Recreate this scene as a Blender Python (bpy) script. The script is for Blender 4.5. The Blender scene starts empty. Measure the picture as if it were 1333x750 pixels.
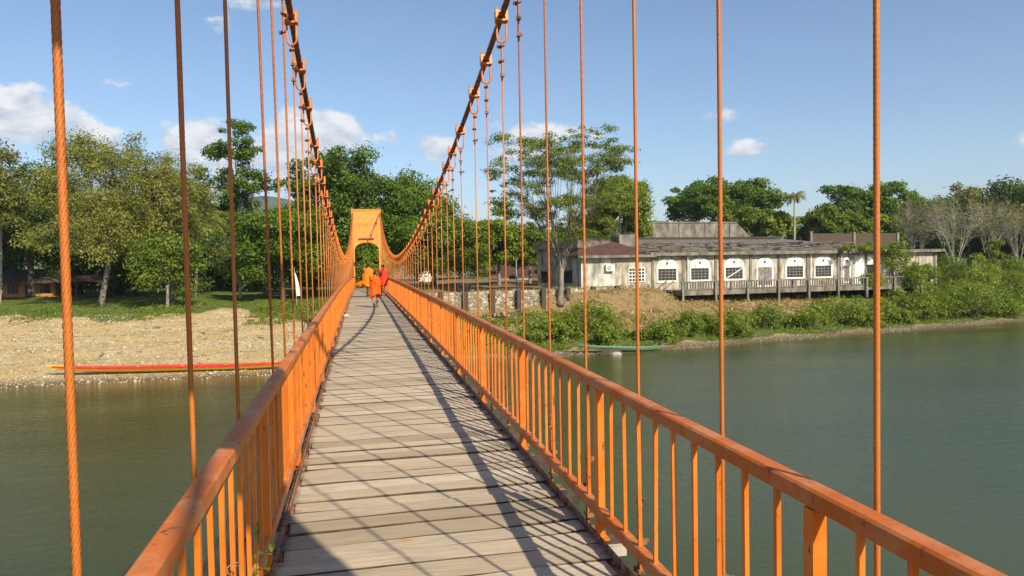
import bpy, bmesh, math, random
import numpy as np
from mathutils import Vector, Matrix, Quaternion

random.seed(7)
RNG = np.random.default_rng(7)
R = math.radians
S = bpy.context.scene
COL = S.collection

# ------------------------------------------------------------------ camera, sky, sun, exposure
CAMX, CAMZ, YAW, PITCH, ROLL, FPX = -0.4554, 1.7738, 0.20625, -0.03247, -0.01741, 960.0
cam_data = bpy.data.cameras.new("camera")
cam_data.sensor_width = 36.0
cam_data.lens = FPX / 1333.0 * 36.0
cam_data.clip_start = 0.05
cam_data.clip_end = 12000
cam = bpy.data.objects.new("camera", cam_data)
COL.objects.link(cam)
_f = Vector((math.sin(YAW) * math.cos(PITCH), math.cos(YAW) * math.cos(PITCH), math.sin(PITCH)))
_r = Vector((math.cos(YAW), -math.sin(YAW), 0))
_u = _r.cross(_f)
_r2 = math.cos(ROLL) * _r + math.sin(ROLL) * _u
_u2 = -math.sin(ROLL) * _r + math.cos(ROLL) * _u
cam.matrix_world = Matrix(((_r2.x, _u2.x, -_f.x, CAMX), (_r2.y, _u2.y, -_f.y, 0),
                           (_r2.z, _u2.z, -_f.z, CAMZ), (0, 0, 0, 1)))
S.camera = cam

TO_SUN = Vector((0.5, -1.25, 1.0)).normalized()
SUN_EL = math.asin(TO_SUN.z)
SUN_AZ = math.atan2(TO_SUN.x, TO_SUN.y)
sun_data = bpy.data.lights.new("sun", 'SUN')
sun_data.energy = 5.0
sun_data.angle = R(0.5)
sun_data.color = (1.0, 0.90, 0.70)
sun = bpy.data.objects.new("sun", sun_data)
sun.rotation_euler = TO_SUN.to_track_quat('Z', 'Y').to_euler()
sun.location = (20, -50, 40)
COL.objects.link(sun)
S.view_settings.view_transform = 'Standard'
S.view_settings.look = 'None'
S.view_settings.exposure = 0.42
S.view_settings.gamma = 1.0
S.cycles.max_bounces = 8
S.cycles.transparent_max_bounces = 16

world = bpy.data.worlds.new("World")
S.world = world
world.use_nodes = True
wn, wl = world.node_tree.nodes, world.node_tree.links
wn.clear()
w_out = wn.new('ShaderNodeOutputWorld')
w_bg = wn.new('ShaderNodeBackground')
w_bg.inputs['Strength'].default_value = 0.11
w_sky = wn.new('ShaderNodeTexSky')
w_sky.sky_type = 'NISHITA'
w_sky.sun_disc = False
w_sky.sun_elevation = SUN_EL
w_sky.sun_rotation = SUN_AZ
w_sky.altitude = 200
w_sky.air_density = 1.0
w_sky.dust_density = 0.7
w_sky.ozone_density = 3.2
CLOUD_COL = (6.6, 6.65, 6.7, 1)
CLOUD_SHADE = (3.7, 4.2, 5.0, 1)


def wmath(op, a, b=None, c=None, clamp=False):
    n = wn.new('ShaderNodeMath'); n.operation = op; n.use_clamp = clamp
    for i, v in enumerate((a, b, c)):
        if v is None: continue
        if isinstance(v, (int, float)): n.inputs[i].default_value = v
        else: wl.new(v, n.inputs[i])
    return n.outputs[0]


w_tc = wn.new('ShaderNodeTexCoord')
w_sep = wn.new('ShaderNodeSeparateXYZ')
wl.new(w_tc.outputs['Generated'], w_sep.inputs[0])
az = wmath('MULTIPLY', wmath('ARCTAN2', w_sep.outputs[0], w_sep.outputs[1]), 180 / math.pi)
el = wmath('MULTIPLY', wmath('ARCSINE', w_sep.outputs[2]), 180 / math.pi)
# bearing, elevation, half width, half height (degrees), weight: cumulus standing round the horizon
CLOUDS = [(-22.5, 10.0, 5.6, 2.3, .95), (-17.6, 9.2, 2.6, 1.7, .8), (-26, 8.5, 5, 3.0, .9), (-11.2, 9.1, 2.8, 2.0, .9), (-8.6, 7.6, 3.0, 1.7, .7),
          (-3.6, 9.6, 4.8, 2.2, .95), (-.8, 10.4, 2.2, 1.5, .9), (-4.0, 7.0, 6.0, 2.5, .6), (6.3, 9.1, 2.3, 1.1, .8),
          (5.0, 6.6, 3.2, 1.6, .5), (14.4, 9.9, 4.8, 1.4, .66), (12.5, 8.4, 4.0, 1.4, .6), (18.8, 9.6, 1.2, .5, .42), (29.4, 8.2, 2.3, .85, .82),
          (28.4, 10.6, 3.6, .9, .42), (-9.6, 17.0, 1.8, .9, .62), (-6.4, 18.6, 3.2, .9, .5), (2.6, 9.8, 1.6, 1.1, .62), (16.8, 8.6, 4.2, 1.0, .5), (-15, 12.4, 3.0, .7, .42), (20.6, 6.0, 1.4, .7, .4),
          (33.5, 5.2, 1.4, .6, .45), (52, 7, 7, 2.6, .9), (68, 9, 6, 2.5, .8), (95, 8, 9, 3, .9), (128, 9, 8, 3, .9),
          (-48, 9, 7, 3, .9), (-70, 8, 9, 3, .9), (-100, 10, 8, 3, .9), (-140, 8, 9, 3, .9), (165, 9, 9, 3, .8)]
acc = None
shade = None
for a0, e0, hw, hh, wt in CLOUDS:
    d1 = wmath('DIVIDE', wmath('SUBTRACT', az, a0), hw)
    d2 = wmath('DIVIDE', wmath('SUBTRACT', el, e0), hh)
    rr = wmath('SQRT', wmath('ADD', wmath('MULTIPLY', d1, d1), wmath('MULTIPLY', d2, d2)))
    v = wmath('MULTIPLY', wmath('SUBTRACT', 1.25, rr, clamp=True), wt)
    s = wmath('MULTIPLY', v, wmath('MULTIPLY_ADD', d2, .5, .5))
    acc = v if acc is None else wmath('MAXIMUM', acc, v)
    shade = s if shade is None else wmath('MAXIMUM', shade, s)
w_noise = wn.new('ShaderNodeTexNoise')
w_noise.inputs['Scale'].default_value = 22
w_noise.inputs['Detail'].default_value = 9
w_noise.inputs['Roughness'].default_value = .62
w_map = wn.new('ShaderNodeMapping'); w_map.inputs['Scale'].default_value = (1, 1, 1.7)
wl.new(w_tc.outputs['Generated'], w_map.inputs[0]); wl.new(w_map.outputs[0], w_noise.inputs['Vector'])
nz = wmath('SUBTRACT', w_noise.outputs['Fac'], .5)
dens = wmath('MULTIPLY_ADD', nz, 1.7, acc)
w_ramp = wn.new('ShaderNodeMapRange'); w_ramp.interpolation_type = 'SMOOTHSTEP'
w_ramp.inputs['From Min'].default_value = .30; w_ramp.inputs['From Max'].default_value = .66
wl.new(dens, w_ramp.inputs['Value'])
cov = wmath('MULTIPLY', w_ramp.outputs[0], wmath('GREATER_THAN', acc, 0.001))
w_map2 = wn.new('ShaderNodeMapping'); w_map2.inputs['Scale'].default_value = (1, 1, 1.7); w_map2.inputs['Location'].default_value = (.004, -.006, .022)
w_noise2 = wn.new('ShaderNodeTexNoise'); w_noise2.inputs['Scale'].default_value = 22; w_noise2.inputs['Detail'].default_value = 7; w_noise2.inputs['Roughness'].default_value = .58
wl.new(w_tc.outputs['Generated'], w_map2.inputs[0]); wl.new(w_map2.outputs[0], w_noise2.inputs['Vector'])
relief = wmath('SUBTRACT', w_noise.outputs['Fac'], w_noise2.outputs['Fac'])
lit = wn.new('ShaderNodeMapRange'); lit.inputs['From Min'].default_value = -.05; lit.inputs['From Max'].default_value = .62
wl.new(wmath('MULTIPLY_ADD', relief, 1.9, shade), lit.inputs['Value'])
w_cc = wn.new('ShaderNodeMix'); w_cc.data_type = 'RGBA'
w_cc.inputs['A'].default_value = CLOUD_SHADE; w_cc.inputs['B'].default_value = CLOUD_COL
wl.new(lit.outputs[0], w_cc.inputs['Factor'])
w_mix = wn.new('ShaderNodeMix'); w_mix.data_type = 'RGBA'
wl.new(wmath('MULTIPLY', cov, .94), w_mix.inputs['Factor'])
wl.new(w_sky.outputs[0], w_mix.inputs['A']); wl.new(w_cc.outputs['Result'], w_mix.inputs['B'])
wl.new(w_mix.outputs['Result'], w_bg.inputs['Color'])
wl.new(w_bg.outputs[0], w_out.inputs['Surface'])


# ------------------------------------------------------------------ materials
def new_mat(name):
    m = bpy.data.materials.new(name); m.use_nodes = True
    nt = m.node_tree; nt.nodes.clear()
    out = nt.nodes.new('ShaderNodeOutputMaterial')
    b = nt.nodes.new('ShaderNodeBsdfPrincipled')
    nt.links.new(b.outputs[0], out.inputs[0])
    return m, nt, b, out


def node(nt, t, **kw):
    n = nt.nodes.new(t)
    for k, v in kw.items():
        if k in n.inputs: n.inputs[k].default_value = v
        else: setattr(n, k, v)
    return n


def ramp(nt, src, stops):
    n = nt.nodes.new('ShaderNodeValToRGB')
    e = n.color_ramp.elements
    while len(e) < len(stops): e.new(.5)
    for i, (p, c) in enumerate(stops):
        e[i].position = p; e[i].color = (*c, 1) if len(c) == 3 else c
    nt.links.new(src, n.inputs[0])
    return n.outputs[0]


def mixc(nt, fac, a, b, mode='MIX'):
    n = nt.nodes.new('ShaderNodeMix'); n.data_type = 'RGBA'; n.blend_type = mode
    for s, v in (('Factor', fac), ('A', a), ('B', b)):
        if isinstance(v, (int, float)): n.inputs[s].default_value = v
        elif isinstance(v, tuple): n.inputs[s].default_value = (*v, 1) if len(v) == 3 else v
        else: nt.links.new(v, n.inputs[s])
    return n.outputs['Result']


def coord(nt, kind='Object', scale=(1, 1, 1)):
    tc = nt.nodes.new('ShaderNodeTexCoord')
    mp = nt.nodes.new('ShaderNodeMapping'); mp.inputs['Scale'].default_value = scale
    nt.links.new(tc.outputs[kind], mp.inputs[0])
    return mp.outputs[0]


def world_pos(nt, scale=(1, 1, 1)):
    g = nt.nodes.new('ShaderNodeNewGeometry')
    mp = nt.nodes.new('ShaderNodeMapping'); mp.inputs['Scale'].default_value = scale
    nt.links.new(g.outputs['Position'], mp.inputs[0])
    return mp.outputs[0]


def noise(nt, vec, scale, detail=5, rough=.55):
    n = node(nt, 'ShaderNodeTexNoise', Scale=scale, Detail=detail, Roughness=rough)
    nt.links.new(vec, n.inputs['Vector'])
    return n.outputs['Fac']


def bump(nt, b, h, strength=.3, dist=.02):
    n = node(nt, 'ShaderNodeBump', Strength=strength, Distance=dist)
    nt.links.new(h, n.inputs['Height']); nt.links.new(n.outputs[0], b.inputs['Normal'])


def paint_mat(name, base, faded, rust=(.13, .045, .02), rough=.45, chips=.62, fade=.6, spec=.4):
    m, nt, b, o = new_mat(name)
    p = world_pos(nt)
    oi_ = nt.nodes.new('ShaderNodeObjectInfo')
    n1 = noise(nt, p, 4.5, 8, .68)
    c = mixc(nt, ramp(nt, n1, [(.46, (0, 0, 0)), (.56, (fade,) * 3)]), base, faded)
    p2 = world_pos(nt, (1, 1, .35))
    n2 = noise(nt, p2, 26, 6, .68)
    c = mixc(nt, ramp(nt, n2, [(chips, (0, 0, 0)), (chips + .07, (1, 1, 1))]), c, rust)
    n3 = noise(nt, p2, 7, 5, .6)
    c = mixc(nt, ramp(nt, n3, [(.5, (0, 0, 0)), (.8, (.45,) * 3)]), c, tuple(v * .55 for v in base))
    c = mixc(nt, 1.0, c, ramp(nt, oi_.outputs['Random'], [(0, (.80, .78, .75)), (.5, (1, 1, 1)), (1, (1.0, 1.06, 1.1))]), 'MULTIPLY')
    ga = nt.nodes.new('ShaderNodeAttribute'); ga.attribute_name = 'groove'      # rust-dark grooves between rope strands, their shade painted into the colour
    c = mixc(nt, ramp(nt, ga.outputs['Fac'], [(.3, (0, 0, 0)), (.8, (.6,) * 3)]), c, tuple(v * .6 for v in rust))
    nt.links.new(c, b.inputs['Base Color'])
    b.inputs['Roughness'].default_value = rough
    b.inputs['Specular IOR Level'].default_value = spec
    bump(nt, b, n2, .2, .004)
    return m


M = {}
M['orange'] = paint_mat('orange_paint', (.64, .155, .010), (.68, .21, .03), chips=.61)
M['rail'] = paint_mat('faded_rail_paint', (.58, .150, .018), (.62, .24, .09), chips=.60, rough=.5, fade=.8, spec=.3)
M['rope'] = paint_mat('rope_paint', (.54, .155, .022), (.58, .19, .04), rough=.45, chips=.74, fade=.4)
M['cable'] = paint_mat('cable_paint', (.27, .075, .030), (.36, .12, .05), rough=.6, chips=.66)
M['tower'] = paint_mat('tower_paint', (.74, .245, .03), (.80, .34, .10), chips=.65, rough=.5)
M['rusty'] = paint_mat('rusty_steel', (.30, .12, .055), (.40, .19, .10), rust=(.07, .035, .02), rough=.75, chips=.5)


def simple(name, c1, c2=None, scale=4, rough=.8, bmp=0., sc=(1, 1, 1), stops=(.35, .7), spec=.3):
    m, nt, b, o = new_mat(name)
    p = world_pos(nt, sc)
    n1 = noise(nt, p, scale, 7, .62)
    if c2: nt.links.new(ramp(nt, n1, [(stops[0], c1), (stops[1], c2)]), b.inputs['Base Color'])
    else: b.inputs['Base Color'].default_value = (*c1, 1)
    b.inputs['Roughness'].default_value = rough
    b.inputs['Specular IOR Level'].default_value = spec
    if bmp: bump(nt, b, n1, bmp, .05)
    return m


def wood_mat():
    m, nt, b, o = new_mat('weathered_planks')
    oi = nt.nodes.new('ShaderNodeObjectInfo')
    g = nt.nodes.new('ShaderNodeNewGeometry')
    off = nt.nodes.new('ShaderNodeVectorMath'); off.operation = 'SCALE'
    off.inputs[0].default_value = (31, 17, 9); nt.links.new(oi.outputs['Random'], off.inputs['Scale'])
    ad = nt.nodes.new('ShaderNodeVectorMath'); nt.links.new(g.outputs['Position'], ad.inputs[0]); nt.links.new(off.outputs[0], ad.inputs[1])
    mp = nt.nodes.new('ShaderNodeMapping'); mp.inputs['Scale'].default_value = (1.3, 22, 22)
    nt.links.new(ad.outputs[0], mp.inputs[0])
    grain = noise(nt, mp.outputs[0], 2.2, 9, .7)
    tint = ramp(nt, oi.outputs['Random'], [(0, (.38, .295, .195)), (.25, (.53, .425, .295)), (.5, (.60, .495, .36)), (.75, (.45, .36, .25)), (1, (.64, .54, .395))])
    c = mixc(nt, ramp(nt, grain, [(.30, (.6,) * 3), (.60, (0, 0, 0))]), tint, (.22, .165, .115))
    mp2 = nt.nodes.new('ShaderNodeMapping'); mp2.inputs['Scale'].default_value = (1, 3, 1); nt.links.new(ad.outputs[0], mp2.inputs[0])
    blot = noise(nt, mp2.outputs[0], 2.4, 5, .6)
    c = mixc(nt, ramp(nt, blot, [(.5, (0, 0, 0)), (.8, (.6,) * 3)]), c, (.31, .26, .20))
    # orange paint spills, trodden-in grime along both ends of the boards
    sp = noise(nt, world_pos(nt, (1, 2.2, 1)), 3.1, 4, .6)
    c = mixc(nt, ramp(nt, sp, [(.715, (0, 0, 0)), (.745, (.75,) * 3)]), c, (.55, .20, .08))
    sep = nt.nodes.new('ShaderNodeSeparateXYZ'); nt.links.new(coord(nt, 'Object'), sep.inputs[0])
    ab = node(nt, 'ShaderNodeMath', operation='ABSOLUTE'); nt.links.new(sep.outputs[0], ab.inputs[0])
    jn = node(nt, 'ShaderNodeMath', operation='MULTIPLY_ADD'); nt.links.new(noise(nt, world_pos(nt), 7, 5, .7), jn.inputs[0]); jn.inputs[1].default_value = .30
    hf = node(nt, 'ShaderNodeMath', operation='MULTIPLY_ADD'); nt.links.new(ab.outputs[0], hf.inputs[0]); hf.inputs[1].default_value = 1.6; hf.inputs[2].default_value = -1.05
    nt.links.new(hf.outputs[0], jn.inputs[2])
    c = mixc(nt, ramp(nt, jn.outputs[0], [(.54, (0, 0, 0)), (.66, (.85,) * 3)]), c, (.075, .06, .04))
    nt.links.new(c, b.inputs['Base Color'])
    b.inputs['Roughness'].default_value = .82; b.inputs['Specular IOR Level'].default_value = .25
    # nail heads near the stringers and short splits
    bump(nt, b, grain, .5, .014)
    return m


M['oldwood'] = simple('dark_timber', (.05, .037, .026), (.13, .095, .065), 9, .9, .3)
M['wood'] = wood_mat()
M['steel'] = simple('dull_metal', (.30, .30, .30), (.42, .42, .42), 8, .5)
M['black'] = simple('black_rubber', (.012, .012, .012), (.03, .03, .03), 9, .6)


def leaf_mat(name, dark, light, trans=.38):
    m, nt, b, o = new_mat(name)
    at = nt.nodes.new('ShaderNodeAttribute'); at.attribute_name = 'tint'
    c = ramp(nt, at.outputs['Fac'], [(0, dark), (1, light)])
    n1 = noise(nt, world_pos(nt), .55, 3, .5)
    c = mixc(nt, ramp(nt, n1, [(.35, (0, 0, 0)), (.7, (.5,) * 3)]), c, tuple(min(1, v * 1.35 + .006) for v in light))
    nt.links.new(c, b.inputs['Base Color'])
    b.inputs['Roughness'].default_value = .55; b.inputs['Specular IOR Level'].default_value = .35
    t = nt.nodes.new('ShaderNodeBsdfTranslucent')
    c2 = mixc(nt, 1.0, c, (1.5, 1.5, .7), 'MULTIPLY')
    nt.links.new(c2, t.inputs['Color'])
    mx = node(nt, 'ShaderNodeMixShader'); mx.inputs[0].default_value = trans
    nt.links.new(b.outputs[0], mx.inputs[1]); nt.links.new(t.outputs[0], mx.inputs[2])
    nt.links.new(mx.outputs[0], o.inputs[0])
    return m


L = {'creeper': leaf_mat('leaf_creeper', (0.128, 0.198, 0.015), (0.290, 0.341, 0.042)),
     'dark': leaf_mat('leaf_dark', (0.039, 0.086, 0.008), (0.133, 0.209, 0.019)),
     'deep': leaf_mat('leaf_deep', (0.032, 0.062, 0.009), (0.087, 0.132, 0.019)),
     'mid': leaf_mat('leaf_mid', (0.070, 0.116, 0.011), (0.168, 0.220, 0.027)),
     'olive': leaf_mat('leaf_olive', (0.122, 0.143, 0.025), (0.261, 0.264, 0.059)),
     'dull': leaf_mat('leaf_dull', (0.099, 0.110, 0.025), (0.197, 0.198, 0.053)),
     'lime': leaf_mat('leaf_lime', (0.099, 0.154, 0.011), (0.220, 0.264, 0.030)),
     'fern': leaf_mat('leaf_fern', (0.093, 0.138, 0.019), (0.197, 0.242, 0.042)),
     'palm': leaf_mat('leaf_palm', (0.110, 0.132, 0.019), (0.244, 0.248, 0.052)),
     'straw': leaf_mat('leaf_straw', (0.255, 0.171, 0.067), (0.487, 0.352, 0.152), .15),
     'bank': leaf_mat('leaf_bank', (0.087, 0.143, 0.011), (0.215, 0.270, 0.030)),
     'grass': leaf_mat('leaf_grass', (0.099, 0.143, 0.015), (0.220, 0.259, 0.038))}
M['bark'] = simple('bark_grey', (.13, .105, .08), (.32, .275, .22), 2.5, .95, .5, (3, 3, .6))
M['bark_pale'] = simple('bark_pale', (.27, .23, .18), (.50, .45, .38), 2.5, .95, .4, (3, 3, .7))
M['bark_dark'] = simple('bark_dark', (.05, .04, .03), (.12, .095, .07), 2.5, .95, .5, (3, 3, .6))


# ------------------------------------------------------------------ mesh helpers
class MB:
    def __init__(s): s.v = []; s.f = []; s.groove = {}

    def add(s, vs, fs):
        o = len(s.v); s.v += [tuple(v) for v in vs]; s.f += [tuple(i + o for i in f) for f in fs]

    def box(s, c, d, m=None):
        x, y, z = d[0] / 2, d[1] / 2, d[2] / 2
        vs = [Vector(p) for p in ((-x, -y, -z), (x, -y, -z), (x, y, -z), (-x, y, -z), (-x, -y, z), (x, -y, z), (x, y, z), (-x, y, z))]
        if m is not None: vs = [m @ v for v in vs]
        s.add([v + Vector(c) for v in vs], [(0, 3, 2, 1), (4, 5, 6, 7), (0, 1, 5, 4), (1, 2, 6, 5), (2, 3, 7, 6), (3, 0, 4, 7)])

    def box2(s, a, b):
        s.box([(p + q) / 2 for p, q in zip(a, b)], [abs(q - p) for p, q in zip(a, b)])

    def rings(s, rings, cap=True, closed=True):
        n = len(rings[0]); o = len(s.v)
        for r in rings: s.v += [tuple(p) for p in r]
        m = n if closed else n - 1
        for k in range(len(rings) - 1):
            for i in range(m):
                j = (i + 1) % n
                s.f.append((o + k * n + i, o + k * n + j, o + (k + 1) * n + j, o + (k + 1) * n + i))
        if cap and closed:
            s.f.append(tuple(o + i for i in range(n))[::-1])
            s.f.append(tuple(o + (len(rings) - 1) * n + i for i in range(n)))

    def tube(s, pts, rad, n=8, cap=True, lobes=0, lay=.12, depth=.18):
        pts = [Vector(p) for p in pts]
        if isinstance(rad, (int, float)): rad = [rad] * len(pts)
        rings = []; ref = None; dist = 0
        for i, p in enumerate(pts):
            t = (pts[min(i + 1, len(pts) - 1)] - pts[max(i - 1, 0)])
            if t.length < 1e-9: t = Vector((0, 0, 1))
            t.normalize()
            if ref is None:
                ref = t.orthogonal().normalized()
            ref = (ref - t * ref.dot(t)).normalized()
            bi = t.cross(ref)
            if i: dist += (p - pts[i - 1]).length
            ring = []
            for k in range(n):
                a = 2 * math.pi * k / n
                rr = rad[i]
                if lobes:
                    gv = (1 - abs(math.sin(lobes / 2 * (a - 2 * math.pi * dist / lay)))) ** 1.2
                    rr *= 1 - depth * gv; s.groove[len(s.v) + i * n + k] = gv
                ring.append(p + (ref * math.cos(a) + bi * math.sin(a)) * rr)
            rings.append(ring)
        s.rings(rings, cap)

    def build(s, name, mat, parent=None, smooth=False, loc=None):
        me = bpy.data.meshes.new(name)
        me.from_pydata(s.v, [], s.f)
        me.update()
        o = bpy.data.objects.new(name, me)
        if mat is not None:
            for m_ in (mat if isinstance(mat, (list, tuple)) else [mat]): me.materials.append(m_)
        if s.groove:
            ga = np.zeros(len(s.v), np.float32); ga[list(s.groove.keys())] = list(s.groove.values())
            me.attributes.new('groove', 'FLOAT', 'POINT').data.foreach_set('value', ga)
        if smooth: me.polygons.foreach_set('use_smooth', [True] * len(me.polygons))
        COL.objects.link(o)
        if parent is not None: o.parent = parent
        if loc is not None: o.location = loc
        return o


def put(name, me, parent=None, loc=(0, 0, 0), rot=None, scale=None):
    o = bpy.data.objects.new(name, me); COL.objects.link(o); o.location = loc
    if rot is not None: o.rotation_euler = rot
    if scale is not None: o.scale = scale
    if parent is not None: o.parent = parent
    return o


def tag(o, label=None, cat=None, group=None, kind=None):
    if label: o['label'] = label
    if cat: o['category'] = cat
    if group: o['group'] = group
    if kind: o['kind'] = kind
    return o


def empty(name, loc=(0, 0, 0), rz=0):
    o = bpy.data.objects.new(name, None); o.empty_display_size = .2
    COL.objects.link(o); o.location = loc; o.rotation_euler = (0, 0, rz)
    return o


def np_mesh(name, V, F, mat, tint=None, parent=None, smooth=False, obj=True):
    """V (n,3), F (m,k) arrays -> mesh object, fast"""
    me = bpy.data.meshes.new(name)
    V = np.ascontiguousarray(V, dtype=np.float32); F = np.ascontiguousarray(F, dtype=np.int32)
    m, k = F.shape
    me.vertices.add(len(V)); me.vertices.foreach_set('co', V.ravel())
    me.loops.add(m * k); me.loops.foreach_set('vertex_index', F.ravel())
    me.polygons.add(m)
    me.polygons.foreach_set('loop_start', np.arange(0, m * k, k, dtype=np.int32))
    me.polygons.foreach_set('loop_total', np.full(m, k, dtype=np.int32))
    me.update(calc_edges=True)
    if smooth: me.polygons.foreach_set('use_smooth', np.ones(m, bool))
    if tint is not None:
        a = me.attributes.new('tint', 'FLOAT', 'FACE'); a.data.foreach_set('value', np.asarray(tint, np.float32))
    if mat is not None: me.materials.append(mat)
    if not obj: return me
    o = bpy.data.objects.new(name, me); COL.objects.link(o)
    if parent is not None: o.parent = parent
    return o


# survey helpers: bearing column u and forward distance D -> ground position; row v at D -> height
def at(u, D):
    k = (u - 666.5) / FPX * D
    return (CAMX + D * math.sin(YAW) + k * math.cos(YAW), D * math.cos(YAW) - k * math.sin(YAW))


def hor(u): return 347.1 - .01755 * (u - 480)


def zrow(u, v, D): return CAMZ + (hor(u) - v) * D / FPX


def sstep(a, b, x):
    t = np.clip((np.asarray(x, float) - a) / (b - a), 0, 1); return t * t * (3 - 2 * t)


# ------------------------------------------------------------------ terrain and water
WATER_Z = -5.73
SHX = np.array([-400, -120, -60, -35, -23, -15, -7.5, 0, 9.7, 16.3, 25.4, 41.3, 57, 73.6, 95, 130, 200, 420])
SHY = np.array([40, 47, 51, 53, 53.6, 53.8, 53.9, 54.8, 56.4, 57.6, 58.6, 62.6, 66, 70, 75, 85, 110, 190.])
LT = np.array([-30, -6, 0, 6, 14, 24, 27, 31, 45, 80, 160, 300]); LZ = np.array([-9, -6.6, -5.73, -5.1, -4.2, -2.95, -2.45, -2.0, -1.65, -1.4, -1.2, -1])
RT = np.array([-30, -6, 0, 2.5, 5, 12, 19, 26, 40, 80, 160, 300]); RZ = np.array([-9, -6.8, -5.73, -5.52, -5.15, -3.75, -2.75, -2.2, -1.8, -1.3, -1.0, -.8])
WT = np.array([-30, -6, 0, 2.5, 5, 10, 13.3, 14.2, 40, 80, 160, 300]); WZ = np.array([-9, -6.8, -5.73, -5.52, -5.1, -3.7, -3.2, -1.25, -1.0, -.8, -.7, -.6])


def ground(x, y):
    x = np.asarray(x, float); y = np.asarray(y, float)
    t = y - np.interp(x, SHX, SHY)
    zl = np.interp(t, LT, LZ); zr = np.interp(t, RT, RZ); zw = np.interp(t, WT, WZ)
    a = sstep(1, 7, x); b_ = sstep(30, 36, x)
    zr = zr * b_ + zw * (1 - b_)
    z = zl * (1 - a) + zr * a
    near = np.interp(y, [-200, -25, -8, -4, 3, 12], [-.6, -.5, -.7, -1.2, -7.5, -9])     # the near bank behind the bridge head
    z = np.where(y < 25, near, z)
    bumps = .10 * np.sin(x * .9 + 1.3 * np.sin(y * .37)) * np.sin(y * .8 + x * .21) + .06 * np.sin(x * 2.3 + y * 1.7) * np.sin(y * 2.9 - x)
    z = z + bumps * sstep(1.5, 8, np.where(y < 25, 0, t))
    z = z + np.where(y < 25, 0, (1 - a) * sstep(1.5, 4, t) * (1 - sstep(22, 26, t)) * (.07 * np.sin(t * 1.25 + .8 * np.sin(x * .22)) + .04 * np.sin(t * 3.1 + x * .5)))
    return z


def gz(x, y): return float(ground(x, y))


def axis(parts): return np.unique(np.concatenate(parts).round(4))


gx = axis([np.array([-4000, -2500, -1500, -900, -600, -420, -300, -220, -160, -120]), np.arange(-100, -60, 4), np.arange(-60, 100, .8), np.arange(100, 180, 4),
           np.array([200, 240, 320, 420, 600, 900, 1500, 2500, 4000])])
gy = axis([np.array([-3000, -1500, -700, -300, -150, -80, -50, -30, -20, -14, -10, -7, -5, -3, -1, 1, 4, 8, 14, 20, 25.1, 34, 40]), np.arange(46, 112, .7), np.arange(112, 170, 3),
           np.array([180, 200, 230, 270, 330, 420, 600, 900, 1500, 2500, 5000])])
GX, GY = np.meshgrid(gx, gy)
GZ = ground(GX, GY)
nx, ny = len(gx), len(gy)
idx = np.arange(nx * ny).reshape(ny, nx)
F = np.stack([idx[:-1, :-1], idx[:-1, 1:], idx[1:, 1:], idx[1:, :-1]], -1).reshape(-1, 4)
m, nt, b, o = new_mat('ground_surface')
zb = nt.nodes.new('ShaderNodeAttribute'); zb.attribute_name = 'beach'
zd = nt.nodes.new('ShaderNodeAttribute'); zd.attribute_name = 'dry'
wp = world_pos(nt)
n_f = noise(nt, wp, 9, 9, .7); n_m = noise(nt, wp, .35, 5, .6); n_c = noise(nt, wp, 2.0, 6, .65)
grass_c = ramp(nt, n_c, [(.3, (.055, .085, .018)), (.55, (.105, .14, .03)), (.75, (.17, .17, .06))])
vor = node(nt, 'ShaderNodeTexVoronoi', Scale=4.5); nt.links.new(wp, vor.inputs['Vector'])
peb = ramp(nt, vor.outputs['Color'], [(.15, (.32, .24, .135)), (.5, (.46, .36, .21)), (.85, (.60, .50, .33))])
sand = ramp(nt, n_f, [(.3, (.27, .19, .08)), (.5, (.42, .305, .14)), (.7, (.52, .40, .205))])
sand = mixc(nt, ramp(nt, n_m, [(.42, (0, 0, 0)), (.6, (.85,) * 3)]), sand, peb)
dry_c = ramp(nt, n_f, [(.3, (.09, .06, .028)), (.5, (.22, .155, .075)), (.72, (.38, .29, .15))])
jit = node(nt, 'ShaderNodeMath', operation='MULTIPLY_ADD'); nt.links.new(n_c, jit.inputs[0]); jit.inputs[1].default_value = .9
nt.links.new(zd.outputs['Fac'], jit.inputs[2])
c = mixc(nt, ramp(nt, jit.outputs[0], [(.75, (0, 0, 0)), (1.0, (1, 1, 1))]), grass_c, dry_c)
jit2 = node(nt, 'ShaderNodeMath', operation='MULTIPLY_ADD'); nt.links.new(n_c, jit2.inputs[0]); jit2.inputs[1].default_value = .5
nt.links.new(zb.outputs['Fac'], jit2.inputs[2])
c = mixc(nt, ramp(nt, jit2.outputs[0], [(.66, (0, 0, 0)), (.84, (1, 1, 1))]), c, sand)
sepz = nt.nodes.new('ShaderNodeSeparateXYZ'); nt.links.new(wp, sepz.inputs[0])
wet = node(nt, 'ShaderNodeMapRange'); wet.inputs['From Min'].default_value = -5.45; wet.inputs['From Max'].default_value = -5.68
nt.links.new(sepz.outputs[2], wet.inputs['Value'])
c = mixc(nt, wet.outputs[0], c, (.13, .10, .06))
nt.links.new(c, b.inputs['Base Color']); b.inputs['Roughness'].default_value = .95; b.inputs['Specular IOR Level'].default_value = .15
bump(nt, b, n_f, .6, .08)
M['ground'] = m
g_ob = np_mesh('ground', np.stack([GX, GY, GZ], -1).reshape(-1, 3), F, M['ground'], smooth=True)
TT = GY - np.interp(GX, SHX, SHY)
side = sstep(1, 8, GX)
wob = 1.6 * np.sin(GX * .33) + 1.1 * np.sin(GX * .9 + 1) - 4 * sstep(-12, -5, GX) * (1 - sstep(-3, 2, GX))
beach = (1 - sstep(24, 27, TT - wob)) * (1 - side) + side * (1 - sstep(1.2, 2.6, TT + .7 * np.sin(GX * .6) + .4 * np.sin(GX * 1.7)))
beach = np.where(GY < 25, 0, beach)
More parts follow.
